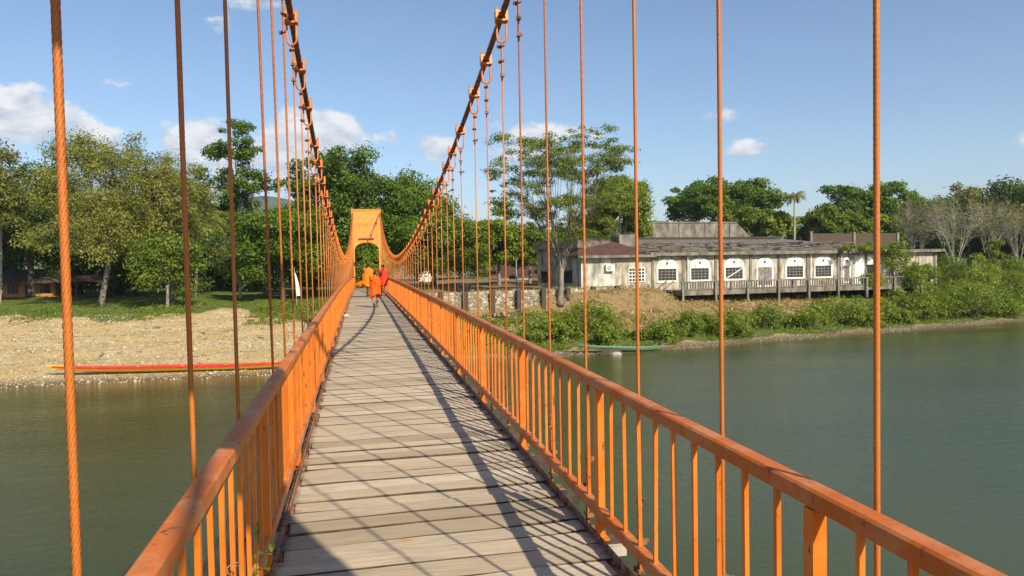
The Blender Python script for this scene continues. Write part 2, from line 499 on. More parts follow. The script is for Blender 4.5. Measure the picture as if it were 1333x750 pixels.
dry = side * sstep(7, 12, TT + 2.2 * np.sin(GX * .31) + np.sin(GX * .83)) * (1 - sstep(30, 36, GX) * sstep(21, 26, TT)) * (1 - sstep(47, 58, GX + .0 * TT)) + .75 * (1 - side) * sstep(60, 90, TT) * 0
dry = np.where(GY < 25, .5, dry)
for nm, arr in (('beach', beach), ('dry', dry)):
    a_ = g_ob.data.attributes.new(nm, 'FLOAT', 'POINT'); a_.data.foreach_set('value', arr.ravel().astype(np.float32))
tag(g_ob, kind='structure')

m, nt, b, o = new_mat('river_water')
wp = world_pos(nt, (1, 1, 1))
mpw = world_pos(nt, (.55, 1.5, 1))
r1 = noise(nt, mpw, 1.6, 6, .62); r2 = noise(nt, mpw, .16, 3, .5); r3 = noise(nt, world_pos(nt, (.8, 2.2, 1)), 5.5, 4, .6)
mx1 = node(nt, 'ShaderNodeMath', operation='MULTIPLY_ADD'); nt.links.new(r3, mx1.inputs[0]); mx1.inputs[1].default_value = .5; nt.links.new(r1, mx1.inputs[2])
mx2 = node(nt, 'ShaderNodeMath', operation='MULTIPLY_ADD'); nt.links.new(r2, mx2.inputs[0]); mx2.inputs[1].default_value = 1.5; nt.links.new(mx1.outputs[0], mx2.inputs[2])
bump(nt, b, mx2.outputs[0], .55, .06)
ramp(nt, noise(nt, world_pos(nt, (.03, .09, 1)), 1.2, 4, .6), [(.3, (.032, .043, .004)), (.7, (.054, .064, .009))])
wc = nt.nodes[-1].outputs[0]
wat = nt.nodes.new('ShaderNodeAttribute'); wat.attribute_name = 'shallow'
nt.links.new(mixc(nt, wat.outputs['Fac'], wc, (.20, .125, .045)), b.inputs['Base Color'])
nt.links.new(ramp(nt, noise(nt, world_pos(nt, (.05, .16, 1)), 1.0, 5, .6), [(.38, (.04,) * 3), (.62, (.13,) * 3)]), b.inputs['Roughness']); b.inputs['IOR'].default_value = 1.42
b.inputs['Specular IOR Level'].default_value = .62
M['water'] = m
xs = axis([np.array([-4000, -1500, -500, -200, -100, 200, 500, 1500, 4000.]), np.arange(-80, 130, 3)]); ys = axis([np.array([-12, 0, 10, 20, 28, 35, 100, 120, 200, 400, 900, 2000.]), np.arange(40, 92, 1)])
WX, WY = np.meshgrid(xs, ys); ii = np.arange(WX.size).reshape(WX.shape)
Fw = np.stack([ii[:-1, :-1], ii[:-1, 1:], ii[1:, 1:], ii[1:, :-1]], -1).reshape(-1, 4)
riv = np_mesh('river', np.stack([WX, WY, WX * 0 + WATER_Z], -1).reshape(-1, 3), Fw, M['water'])
TW = WY - np.interp(WX, SHX, SHY); sh_ = np.clip(1 + TW / np.where(WX < 5, 5.5, 2.0), 0, 1) ** 1.5 * .9
riv.data.attributes.new('shallow', 'FLOAT', 'POINT').data.foreach_set('value', sh_.ravel().astype(np.float32)); tag(riv, kind='structure')

# far wooded hills
M['hill'] = simple('hill_forest', (.05, .085, .045), (.085, .12, .065), .02, .95, 0)
hb = MB()
for cx_, cy_, rx, ry, h in ((-215, 1880, 330, 300, 178), (250, 2300, 500, 300, 90), (850, 2030, 330, 260, 122), (1500, 2000, 600, 300, 70), (-1200, 1900, 600, 300, 120)):
    rings = []
    for k in range(9):
        f = k / 8
        rings.append([(cx_ + rx * (1 - f) ** .8 * math.cos(a) * (1 + .12 * math.sin(3 * a + cx_)), cy_ + ry * (1 - f) ** .8 * math.sin(a),
                       -6 + h * (1 - (1 - f) ** 1.5) + 6 * math.sin(5 * a + k)) for a in [2 * math.pi * i / 40 for i in range(40)]])
    hb.rings(rings, cap=True)
tag(hb.build('hills', M['hill'], smooth=True), kind='structure')

# ------------------------------------------------------------------ the suspension bridge
BA, BB, BG = .0141, -.000229, 9e-5
Y0, Y1 = -1.6, 62.6
TOWER_Y = (-.3, 62.0)


def bp(x, y, h): return Vector((x + BG * y * y if y > 0 else x, y, h + BA * y + BB * y * y))


bridge = empty('suspension_bridge', (0, 0, 0))
tag(bridge, 'orange painted suspension footbridge with a plank deck crossing the green river', 'bridge')

# planks, each its own board
plank_meshes = []
for k in range(16):
    wdt = random.choice((.14, .16, .18, .19, .20, .21, .22, .24))
    half = .945
    rings = []
    xl = -half - random.uniform(-.03, .025); xr = half + random.uniform(-.035, .05)
    for i, x in enumerate((xl, xl + .3, -.1, .45, xr - .2, xr)):
        e = .004 if 0 < i < 5 else .010
        z = random.uniform(-.005, .005); w0 = -wdt / 2 + random.uniform(0, .008); w1 = wdt / 2 - random.uniform(0, .008)
        rings.append([(x, w0, -.045), (x, w1, -.045), (x, w1, z - e), (x, w1 - e * .6, z), (x, w0 + e * .6, z), (x, w0, z - e)])
    mb = MB(); mb.rings(rings)
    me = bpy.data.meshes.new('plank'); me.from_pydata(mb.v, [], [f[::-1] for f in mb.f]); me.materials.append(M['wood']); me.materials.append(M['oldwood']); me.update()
    me.polygons.foreach_set('material_index', [0 if abs(p_.normal.z) > .75 and p_.center.z > -.03 else 1 for p_ in me.polygons])  # grimy side and chamfer faces, darkened so sunlit gaps read as shaded
    plank_meshes.append((wdt, me))
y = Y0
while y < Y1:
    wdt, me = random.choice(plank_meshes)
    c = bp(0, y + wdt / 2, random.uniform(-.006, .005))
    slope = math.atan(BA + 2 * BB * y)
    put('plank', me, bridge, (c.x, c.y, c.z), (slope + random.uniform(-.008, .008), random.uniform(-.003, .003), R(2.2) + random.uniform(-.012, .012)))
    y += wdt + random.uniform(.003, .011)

# stringers, cross beams and the angle iron along each deck edge
ys = [Y0 + (Y1 - Y0) * i / 80 for i in range(81)]


def sweep(prof, y_list, mbx):
    mbx.rings([[bp(px, yy, pz) for px, pz in prof] for yy in y_list])


for x in (-.62, 0, .62):
    mb = MB(); sweep([(x - .04, -.19), (x + .04, -.19), (x + .04, -.05), (x - .04, -.05)][::-1], ys, mb)
    mb.build('stringer', M['rusty'], bridge)
for s in (-1, 1):
    mb = MB(); sweep([(s * .965 - .035, -.06), (s * .965 + .035, -.06), (s * .965 + .035, -.02), (s * .965 + .012, -.018), (s * .965 + .01, .028), (s * .965 - .004, .03), (s * .965 - .006, -.016), (s * .965 - .035, -.02)][::-1], ys, mb)
    mb.build('edge_angle', M['rusty'], bridge)
mb = MB(); mb.box((0, 0, 0), (2.44, .10, .11)); mb.box((0, 0, -.065), (2.44, .14, .016)); mb.box((0, 0, .062), (2.42, .14, .012))
beam0 = mb.build('cross_beam', M['rusty'], bridge); beam_me = beam0.data
mb = MB(); mb.box((0, 0, 0), (2.36, .16, .07))
timber_me = mb.build('cross_timber', M['oldwood'], bridge); timber_o = timber_me; timber_me = timber_me.data
first = True
for k in range(0, 63):
    p = bp(0, k * 1.0 + .02, -.27)
    if first: beam0.location = p; first = False
    else: put('cross_beam', beam_me, bridge, p)
first = True
for k in range(0, 62):
    p = bp(0, k * 1.0 + .45 + random.uniform(-.08, .08), -.105)
    if first: timber_o.location = p; first = False
    else: put('cross_timber', timber_me, bridge, p, (0, 0, random.uniform(-.03, .03)))

# railings
POST_SP, POST_0, NB = 2.2299, 2.151 - 2.2299, 9
mb = MB(); mb.box((0, 0, .46), (.05, .054, .93)); mb.box((0, 0, -.008), (.085, .12, .012)); mb.box((0, 0, -.11), (.045, .045, .2))
for q in (-.045, .045): mb.tube([(-.02, q, -.002), (-.02, q, .012)], .009, 6)
post_ob = mb.build('post', M['orange'], None); post_me = post_ob.data; bpy.data.objects.remove(post_ob)
mb = MB(); mb.box((0, 0, 0), (.0195, .0195, .755))
bal_ob = mb.build('baluster', M['orange'], None); bal_me = bal_ob.data; bpy.data.objects.remove(bal_ob)
farb = MB()
for s in (-1, 1):
    post_ys = [POST_0 + k * POST_SP for k in range(0, 30) if Y0 < POST_0 + k * POST_SP < 62.4]
    seg = [Y0] + post_ys + [62.3]
    hw = .038
    prof = [(s - hw + .008, .935), (s + hw - .008, .935), (s + hw, .943), (s + hw, .992), (s + hw - .01, 1.0), (s - hw + .01, 1.0), (s - hw, .992), (s - hw, .943)]
    mb = MB(); sweep(prof[::-1], seg, mb)
    rail = mb.build('railing', M['rail'], bridge)
    mb = MB(); sweep([(s - .026, .125), (s + .026, .125), (s + .026, .187), (s + .02, .193), (s - .02, .193), (s - .026, .187)][::-1], seg, mb)
    mb.build('bottom_rail', M['rail'], rail)
    nbal = 0
    for py in post_ys:
        p = bp(s, py, 0)
        put('post', post_me, rail, p, (0, 0, 0))
        for j in range(1, NB + 1):
            yy = py + POST_SP * j / (NB + 1)
            if yy > 62.2: continue
            p = bp(s, yy, .565)
            if nbal < 149: put('baluster', bal_me, rail, p, (random.uniform(-.009, .009), random.uniform(-.009, .009), random.uniform(-.12, .12)))
            else: farb.box(p, (.0195, .0195, .755))
            nbal += 1
tag(farb.build('baluster', M['orange'], bridge), kind='stuff')

# towers
LEG_B = -7.5


def make_tower(ty, lamp):
    mb = MB()
    ax, ow, dp = .985, 1.19, .20
    N = 14
    spring, crown_z, top = (3.15, 3.76, 6.42) if lamp else (3.45, 4.05, 6.6)
    base = bp(0, ty, 0)
    arch = [(-ax, LEG_B)] + [(-ax * math.cos(math.pi * i / N), spring + (crown_z - spring) * math.sin(math.pi * i / N)) for i in range(N + 1)] + [(ax, LEG_B)]
    outer = [(-ow - .03, LEG_B)] + [(-ow + (2 * ow) * i / N, top) for i in range(N + 1)] + [(ow + .03, LEG_B)]
    outer[0] = (-ow - .06, LEG_B); outer[-1] = (ow + .06, LEG_B)
    n = len(arch)
    vs = []
    for yy in (-dp, dp):
        for (x, z) in arch: vs.append((base.x + x, ty + yy, base.z + z))
        for (x, z) in outer: vs.append((base.x + x, ty + yy, base.z + z))
    fs = []
    for i in range(n - 1):
        a, c = i, i + 1
        fs.append((a, n + a, n + c, c))
        fs.append((2 * n + a, 2 * n + c, 3 * n + c, 3 * n + a))
        fs.append((a, c, 2 * n + c, 2 * n + a))
        fs.append((n + a, 3 * n + a, 3 * n + c, n + c))
    mb.add(vs, fs)
    t = mb.build('tower', M['tower'], bridge)
    mb = MB(); mb.box((base.x, ty, base.z + top + .03), (2 * ow + .1, 2 * dp + .1, .06)); mb.build('cap_plate', M['tower'], t)
    mb = MB()
    for yy in (-dp - .004, dp + .004):
        mb.box((base.x, ty + yy, base.z + 5.22), (2 * ow - .02, .012, .03))
        for x in (-ax - .1, ax + .1): mb.box((base.x + x, ty + yy, base.z + 1.5), (.03, .012, 3.2))
    mb.build('weld_seam', M['rail'], t)
    mb = MB()
    for yy in (-dp - .006, dp + .006):
        for zz in (5.12, 5.32, 6.3): 
            for i in range(12): mb.box((base.x - ow + .1 + (2 * ow - .2) * i / 11, ty + yy, base.z + zz), (.035, .03, .035))
        for x in (-ow + .04, ow - .04):
            for i in range(14): mb.box((base.x + x, ty + yy, base.z + .3 + i * .45), (.035, .03, .035))
    mb.build('rivets', M['rusty'], t)['kind'] = 'stuff'
    for x in (-1.1, 1.1): mb = MB(); mb.box((base.x + x, ty, base.z + top + .12), (.2, .5, .14)); mb.build('cable_saddle', M['rusty'], t)
    if lamp:
        mb = MB(); mb.box((base.x - .02, ty - dp - .09, base.z + 4.08), (1.26, .07, .09)); mb.box((base.x + .08, ty - dp - .06, base.z + 3.92), (.06, .06, .32))
        mb.build('lamp_bar', M['rusty'], t)
        mb = MB(); mb.tube([(base.x + 1.12, ty - dp - .03, base.z + 6.2), (base.x + .6, ty - dp - .05, base.z + 5.05), (base.x + .12, ty - dp - .08, base.z + 4.12)], .022, 6); mb.build('stay_wire', M['rusty'], t)
        mb = MB(); mb.box((base.x - ax - .03, ty - dp - .08, base.z + 2.05), (.12, .14, .24)); mb.build('wall_lamp', M['black'], t)
    mb = MB()
    for x in (-1.1, 1.1): mb.box((base.x + x, ty, -5.6), (.9, 1.3, 3.0))
    mb.build('pier', M['oldwood'], t)
    return t


make_tower(TOWER_Y[0], False)
make_tower(TOWER_Y[1], True)

# main cables
CX = {1: 1.115, -1: -1.075}


def cable_z(y): return 2.15 + .00425 * (y - 31) ** 2


def cable_pt(s, y): return Vector((CX[s] + BG * max(y, 0) ** 2, y, cable_z(y)))


for s in (-1, 1):
    mb = MB()
    pts = []
    y = -.3
    while y < 24: pts.append(cable_pt(s, y)); y += .022
    mb.tube(pts, .034, 16, lobes=8, lay=.42, depth=.28)
    mb2 = MB(); mb2.tube([cable_pt(s, 24 + (62 - 24) * i / 60) for i in range(61)], .034, 8)
    mb.add(mb2.v, mb2.f)
    mb.tube([cable_pt(s, -.3), (CX[s], -14, .2)], .034, 8)
    e = cable_pt(s, 62.0)
    mb.tube([e, (e.x + .3, 74, -1.2)], .034, 8)
    mb.build('main_cable', M['cable'], bridge, smooth=True)

# hangers with their clamps, links and rope clips
mb = MB()
for dx in (-.052, .052):
    mb.box((dx, 0, .0), (.03, .085, .115)); mb.tube([(dx * 1.0, -.03, .05), (dx, -.03, .085)], .013, 6); mb.tube([(dx, .03, .05), (dx, .03, .085)], .013, 6)
mb.box((0, 0, .048), (.13, .07, .022)); mb.box((0, 0, -.048), (.13, .07, .022))
clampO = mb.build('cable_clamp', M['orange']); CLAMP = clampO.data; bpy.data.objects.remove(clampO)
mb = MB()
loop = [(-.05, 0, 0)] + [(-.05, 0, -.2)] + [(-.05 * math.cos(a), 0, -.2 - .055 * math.sin(a)) for a in [math.pi * i / 6 for i in range(1, 6)]] + [(.05, 0, -.2), (.05, 0, 0)]
mb.tube(loop, .011, 6)
ob_ = mb.build('shackle', M['orange'], smooth=True); SHACKLE = ob_.data; bpy.data.objects.remove(ob_)
mb = MB()
mb.box((.010, 0, 0), (.062, .034, .018)); mb.tube([(-.03, -.012, 0), (.05, -.012, 0)], .008, 6); mb.box((.045, 0, 0), (.016, .05, .03))
ob_ = mb.build('rope_clip', M['rusty']); CLIP = ob_.data; bpy.data.objects.remove(ob_)


def hanger(s, top, bot, detail):
    top = Vector(top); bot = Vector(bot)
    d = (top - bot); ln = d.length; d.normalize()
    mb = MB()
    r = .0083
    t1 = top - d * (.27 if ln > 1.4 else .16)
    if detail == 2:
        near_ = bot.y < 4.5
        n = int((t1 - bot).length / (.008 if near_ else .0125))
        mb.tube([bot + (t1 - bot) * (i / n) for i in range(n + 1)], r * 1.2, 24 if near_ else 18, lobes=6, lay=.125, depth=.42)
    else:
        mb.tube([bot, t1], r, 7)
    if detail >= 1 and ln > 1.6:
        off = Vector((.0, .026, 0))
        mb.tube([bot + off, bot + off + d * .55], r * .95, 7)
        mb.tube([t1 + d * .02, t1 + off * .8 - d * .06, t1 + off * .8 - d * .42], r * .95, 7)
    h = mb.build('hanger_cable', M['rope'], bridge, smooth=True)
    put('cable_clamp', CLAMP, h, top, (math.atan(2 * .00425 * (top.y - 31)), 0, 0))
    put('shackle', SHACKLE, h, top - Vector((0, 0, .02)), (0, 0, random.uniform(-.4, .4)), (1, 1, 1 if ln > 1.4 else .6))
    if detail >= 1 and ln > 1.6:
        for q in (.04, .2, .36): put('rope_clip', CLIP, h, t1 - d * q, (0, 0, R(90) + random.choice((0, math.pi)) + random.uniform(-.5, .5)))
        for q in (.10, .29, .5): put('rope_clip', CLIP, h, bot + d * q, (0, 0, R(90) + random.choice((0, math.pi)) + random.uniform(-.5, .5)))


right_y = [1.0, 2.0, 3.0, 4.0, 5.0, 6.0, 7.0, 7.85, 8.85, 9.8, 11.2, 12.2, 13.1, 14.05, 15.0]
left_pairs = [(.75, .75), (1.76, 1.73), (2.86, 2.90), (3.92, 3.93), (5.15, 5.6), (6.05, 6.5), (7.1, 7.4), (8.1, 8.46), (9.2, 9.3), (10.35, 10.4), (11.9, 12.0), (13.0, 13.0), (14.1, 14.1), (15.15, 15.15)]
y = 16.0
while y < 61.4:
    right_y.append(y + random.uniform(-.05, .05)); left_pairs.append((y + .15 + random.uniform(-.05, .05),) * 2); y += 1.0
for y in right_y:
    t = cable_pt(1, y); b0 = bp(CX[1], y, -.18)
    hanger(1, t, b0, 2 if y < 7.5 else (1 if y < 24 else 0))
for yt, yb in left_pairs:
    t = cable_pt(-1, yt); b0 = bp(-1.062, yb, -.18)
    hanger(-1, t, b0, 2 if yb < 8 else (1 if yb < 24 else 0))

# ------------------------------------------------------------------ foliage generators
def leaves(cen, rad, n, size, flat=.75, up=.5, asp=.5, rng=RNG):
    """cen (k,3), rad (k,3) clumps -> V,F,tint of folded rhombic leaves"""
    k = len(cen)
    ci = rng.integers(0, k, n) if True else None
    w = (rad[:, 0] * rad[:, 1]); w = w / w.sum(); ci = rng.choice(k, n, p=w)
    d = rng.normal(size=(n, 3)); d /= np.linalg.norm(d, axis=1)[:, None]
    rr = np.where(rng.random(n) < .8, rng.random(n) ** .45, rng.random(n) * 1.45)
    p = cen[ci] + d * rad[ci] * rr[:, None]
    nrm = d * .7 + rng.normal(size=(n, 3)) * .55 + np.array([0, 0, up])
    nrm /= np.linalg.norm(nrm, axis=1)[:, None]
    t = np.cross(nrm, rng.normal(size=(n, 3))); t /= np.linalg.norm(t, axis=1)[:, None] + 1e-9
    bt = np.cross(nrm, t)
    s = size * (rng.uniform(.55, 1.2, n) * np.where(rng.random(n) < .12, 1.6, 1))[:, None]
    fold = nrm * s * .16
    V = np.stack([p - t * s * .5, p + bt * s * asp * .5 - fold * 0 + fold, p + t * s * .5, p - bt * s * asp * .5 + fold], 1).reshape(-1, 3)
    F = np.arange(4 * n).reshape(n, 4)
    ctint = rng.random(k) ** 1.2
    tint = np.clip(.55 * ctint[ci] + .45 * rng.random(n) + .12 * (d[:, 2]), 0, 1)
    return V, F, tint


def crown_clumps(R_, H_, k, rc, rng, inner=.35, low=-.75, squash=.7, flat_bottom=False):
    out = []
    while len(out) < k:
        d = rng.normal(size=3); d /= np.linalg.norm(d)
        if d[2] < low: continue
        r = inner + (1 - inner) * rng.random() ** .6
        r *= 1 + .16 * math.sin(3 * math.atan2(d[1], d[0]) + k) + rng.normal() * .07
        p = np.array([d[0] * R_ * r, d[1] * R_ * r, d[2] * H_ * r])
        if flat_bottom and p[2] < -.2 * H_: p[2] *= .4
        out.append(p)
    cen = np.array(out)
    q = rc * rng.uniform(.65, 1.35, k)
    return cen, np.stack([q, q, q * squash], 1)


def limb_path(a, b, sag, n=6, rng=RNG):
    a = np.array(a, float); b = np.array(b, float)
    ctrl = a * .55 + b * .45; ctrl[2] = a[2] * .35 + b[2] * .65 + sag
    ctrl[:2] += rng.normal(size=2) * .06 * np.linalg.norm(b - a)
    ts = np.linspace(0, 1, n)[:, None]
    return (1 - ts) ** 2 * a + 2 * ts * (1 - ts) * ctrl + ts ** 2 * b


def tree(name, label, u, D, top, base_row=None, halfw=60, bottom=None, leaf='mid', n=9000, k=60, lsize=None, bark='bark', trunk_r=None, lean=(0, 0),
         seed=1, inner=.35, squash=.7, limbs=7, fork=.45, rcf=.26, group=None, sparse_limbs=1.0, du=0, up=.5, low=-.75, flat=False, asp=.5, twigs=0, split=None, dens_k=1.5, limb_k=.38):
    """split: list of (du_px, row, halfw_px, halfh_px) lobes replacing the single crown ellipsoid"""
    rng = np.random.default_rng(seed)
    x, y = at(u, D); z0 = gz(x, y) - .15
    zt = zrow(u, top, D); H = zt - z0
    Rr = halfw * D / FPX
    zb = zrow(u, bottom, D) if bottom else z0 + H * .35
    root = empty(name, (x, y, z0))
    tag(root, label, 'tree', group)
    ls = lsize or max(.14, .0043 * D)
    ch = (zt - zb) / 2
    if split:
        cs, rs = [], []
        tot = sum(q[2] * q[3] for q in split)
        for (dx, row, hw_, hh_) in split:
            kk = max(5, int(k * hw_ * hh_ / tot))
            c_, r_ = crown_clumps(hw_ * D / FPX, hh_ * D / FPX, kk, rcf * 1.75 * min(hw_, hh_ * 1.5) * D / FPX, rng, inner, low, squash, flat)
            c_ += np.array([dx * D / FPX * math.cos(YAW), -dx * D / FPX * math.sin(YAW) + rng.normal() * hw_ * D / FPX * .3, zrow(u + dx, row, D) - z0])
            cs.append(c_); rs.append(r_)
        cen = np.concatenate(cs); rad = np.concatenate(rs)
    else:
        cen, rad = crown_clumps(Rr * .86, ch * .86, k, rcf * 1.4 * min(Rr, ch * 1.25), rng, inner, low, squash, flat)
        cen[:, 2] += zb - z0 + ch
        cen[:, 0] += du * D / FPX
    V, Fq, tint = leaves(cen, rad, int(n * dens_k), ls, up=up, asp=asp, rng=rng)
    np_mesh('crown', V, Fq, L[leaf], tint, root)
    # trunk and limbs
    tr = trunk_r or H * .018 + .06
    mb = MB()
    cc = cen.mean(0)
    hf = max(.8, (zb - z0) * 1.0 if fork is None else H * fork)
    top_p = np.array([cc[0] * .35 + lean[0] * H, cc[1] * .35 + lean[1] * H, hf])
    path = [np.array([0, 0, 0]), np.array([0, 0, .12 * H * .3]), top_p * np.array([.25, .25, .5]) + rng.normal(size=3) * np.array([.02, .02, 0]) * H * .3, top_p]
    mb.tube(path, [tr * 1.5, tr * 1.08, tr * .92, tr * .72], 9)
    # main limbs by angular sectors
    order = np.argsort(np.arctan2(cen[:, 1] - cc[1], cen[:, 0] - cc[0]))
    groups = np.array_split(order, limbs)
    for gidx in groups:
        if len(gidx) == 0: continue
        end = cen[gidx].mean(0); end = top_p + (end - top_p) * .72
        st = top_p * np.array([1, 1, rng.uniform(.8, 1.0)])
        pp = limb_path(st, end, .05 * H, 6, rng)
        r0 = tr * limb_k
        mb.tube(pp, list(np.linspace(r0, r0 * .42, len(pp))), 6, cap=False)
        for ci in gidx:
            if rng.random() > sparse_limbs: continue
            i0 = rng.integers(2, len(pp))
            p2 = limb_path(pp[i0], cen[ci], .02 * H, 4, rng)
            mb.tube(p2, list(np.linspace(r0 * .34, r0 * .09, len(p2))), 5, cap=False)
            for _ in range(twigs):
                j = rng.integers(1, len(p2))
                e = p2[j] + rng.normal(size=3) * rad[ci] * np.array([.8, .8, .6]) + np.array([0, 0, .5 * rad[ci][2]])
                p3 = limb_path(p2[j], e, .0, 4, rng)
                mb.tube(p3, list(np.linspace(r0 * .15, r0 * .05, len(p3))), 4, cap=False)
    mb.build('trunk', M[bark], root, smooth=True)
    return root


def bush(name, label, x, y, r, h, leaf='bank', n=1500, k=14, ls=.3, seed=1, cat='bush', group=None, z=None, parent=None, ry=None):
    rng = np.random.default_rng(seed)
    z0 = gz(x, y) if z is None else z
    cen, rad = crown_clumps(r, h * .55, k, .42 * min(r, h), rng, .3, -.5, .8)
    if ry: cen[:, 1] *= ry / r
    cen[:, 2] += h * .42
    V, Fq, tint = leaves(cen, rad, n, ls, rng=rng)
    V[:, 2] = np.maximum(V[:, 2], -.15)
    root = empty(name, (x, y, z0))
    np_mesh('foliage', V, Fq, L[leaf], tint, root)
    mb = MB()
    for i in range(0, k, 2): mb.tube(limb_path((0, 0, -.1), cen[i], .1, 4, rng), [.05, .04, .03, .012], 5, cap=False)
    mb.build('stem', M['bark'], root)
    tag(root, label, cat, group)
    return root


def palm(label, u, D, top, nf=18, fl=3.2, tr=.16, seed=3, droop=1.0, leaf='palm', group=None, lean=.4):
    rng = np.random.default_rng(seed)
    x, y = at(u, D); z0 = gz(x, y) - .1; zt = zrow(u, top, D) - z0
    root = empty('palm_tree', (x, y, z0)); tag(root, label, 'palm tree', group)
    hd = zt - fl * .45
    mb = MB(); mb.tube([(lean * (1 - (1 - t) ** 2) - lean, 0, hd * t) for t in np.linspace(0, 1, 9)], [tr * (1.3 - .45 * t) for t in np.linspace(0, 1, 9)], 8)
    mb.build('trunk', M['bark_pale'], root, smooth=True)
    for i in range(nf):
        a = i * 2.399 + rng.uniform(-.2, .2); e0 = rng.uniform(-.15, 1.25)
        Vs, Fs = [], []
        p = np.array([0, 0, hd]); el_ = e0; nseg = 12; st = fl / nseg
        pts = [p]
        for q in range(nseg):
            el_ -= droop * (.10 + .07 * q / nseg * 2)
            p = p + st * np.array([math.cos(a) * math.cos(el_), math.sin(a) * math.cos(el_), math.sin(el_)]); pts.append(p)
        sidev = np.array([-math.sin(a), math.cos(a), 0])
        fmb = MB(); fmb.tube(pts, list(np.linspace(.03, .008, nseg + 1)), 4)
        for q in range(1, nseg * 3):
            f = q / (nseg * 3); i0 = min(int(f * nseg), nseg - 1); pp = pts[i0] + (pts[i0 + 1] - pts[i0]) * (f * nseg - i0)
            ln = fl * .24 * math.sin(math.pi * min(1, .12 + f * .95)) + .05
            fw = (pts[i0 + 1] - pts[i0]) / st
            for sg in (-1, 1):
                tip = pp + sidev * sg * ln * .75 + fw * ln * .5 + np.array([0, 0, -ln * rng.uniform(.25, .6)])
                w = fw * .05
                fmb.add([pp - w, pp + w, tip], [(0, 1, 2)])
        fr = fmb.build('frond', L[leaf], root)
        fr.data.attributes.new('tint', 'FLOAT', 'FACE').data.foreach_set('value', [rng.uniform(.2, .9)] * len(fr.data.polygons))
    return root


def scatter_cover(name, pts, leaf, size, n_per, spread, hgt, seed=5, asp=.35, up=.2):
    """ground cover: loose leaf tufts at each point, one object of stuff"""
    rng = np.random.default_rng(seed)
    cen = np.repeat(pts, 1, axis=0)
    rad = np.stack([np.full(len(cen), spread), np.full(len(cen), spread), np.full(len(cen), hgt)], 1) * rng.uniform(.5, 1.3, (len(cen), 1))
    V, Fq, tint = leaves(cen, rad, len(pts) * n_per, size, up=up, asp=asp, rng=rng)
    o = np_mesh(name, V, Fq, L[leaf], tint)
    tag(o, kind='stuff')
    return o


# ------------------------------------------------------------------ the derelict riverside hall
M['plaster'] = simple('stained_plaster', (.13, .10, .07), (.52, .46, .37), 1.9, .95, .25, (1, 1, .35), (.3, .62))
M['white'] = simple('old_whitewash', (.40, .375, .32), (.78, .77, .72), 1.5, .85, .1, (1, 1, .35), (.3, .5))
M['greywash'] = simple('grimy_whitewash', (.22, .20, .165), (.62, .61, .56), 1.2, .9, .1, (1, 1, .3), (.34, .56))
M['concrete'] = simple('mossy_concrete', (.065, .058, .045), (.27, .245, .20), 1.3, .95, .3, (1, 1, .5), (.3, .65))
M['roofgrey'] = simple('rotten_roof', (.06, .052, .045), (.22, .195, .165), 2.2, .95, .4, (1, 1, 1), (.3, .7))
M['roofred'] = simple('red_roof', (.050, .028, .023), (.125, .060, .047), 1.5, .85, .3, (1, 1, 1), (.3, .7))
M['glass'] = simple('dark_glass', (.015, .016, .016), (.05, .05, .045), 2, .25, 0, spec=.5)
M['door'] = simple('peeling_door', (.10, .085, .075), (.36, .32, .28), 3, .9, .2)
M['verandarail'] = simple('grey_balustrade', (.09, .08, .065), (.25, .225, .185), 3, .95)
M['grille'] = simple('grille_bars', (.16, .14, .12), (.36, .33, .29), 6, .8)

WS = .304                                        # the facade recedes to the right
ex_c = np.array([1, WS]) / math.hypot(1, WS)      # along the facade in (right, forward)


def facade_D(u):
    k = (u - 666.5) / FPX
    return (88 - WS * 18.47) / (1 - WS * k)


P0 = np.array(at(848, facade_D(848))); P1 = np.array(at(1220, facade_D(1220)))
FW = P1 - P0; FL = float(np.linalg.norm(FW)); FA = math.atan2(FW[1], FW[0])


def su(u):
    p = np.array(at(u, facade_D(u))); return float((p - P0) @ FW / FL)


FLOOR, EAVE = -1.55, 2.45
hall = empty('derelict_hall', (P0[0], P0[1], 0), FA)
tag(hall, 'long derelict hall with stained plaster walls and white arched windows above the river', 'building')

mb = MB()
mb.box2((0, 0, FLOOR - .5), (FL, .3, EAVE)); mb.box2((FL - .3, .3, -4.2), (FL, 16, EAVE)); mb.box2((0, .3, -4.2), (.3, 16, EAVE)); mb.box2((.3, 15.7, -4.2), (FL - .3, 16, EAVE)); mb.box2((.3, 3.4, -4.2), (FL - .3, 3.7, FLOOR - .502)); mb.box2((.3, .3, FLOOR - .5), (FL - .3, 15.7, FLOOR - .3))
mb.build('wall', M['plaster'], hall)
mb = MB(); mb.box2((su(1113), -.03, FLOOR - .3), (su(1153), 0, EAVE - .35)); mb.build('white_plaster_patch', M['white'], hall)
mb = MB(); mb.box2((-.4, -.75, EAVE - .02), (FL + .6, .1, EAVE + .36)); mb.build('gutter', M['concrete'], hall)
for u in (849.5, 889.5, 932, 977, 1014, 1051.5, 1091, 1127, 1162, 1217):
    mb = MB(); mb.box2((su(u) - .16, -.12, -3.6), (su(u) + .16, -.002, EAVE - .03)); mb.build('pilaster', M['concrete'], hall)
for u in (892, 1052.5, 1092):
    pipe = MB(); pipe.tube([(su(u) + .28, -.2, FLOOR - 1), (su(u) + .28, -.2, EAVE - .03)], .06, 6); pipe.build('drainpipe', M['white'], hall)


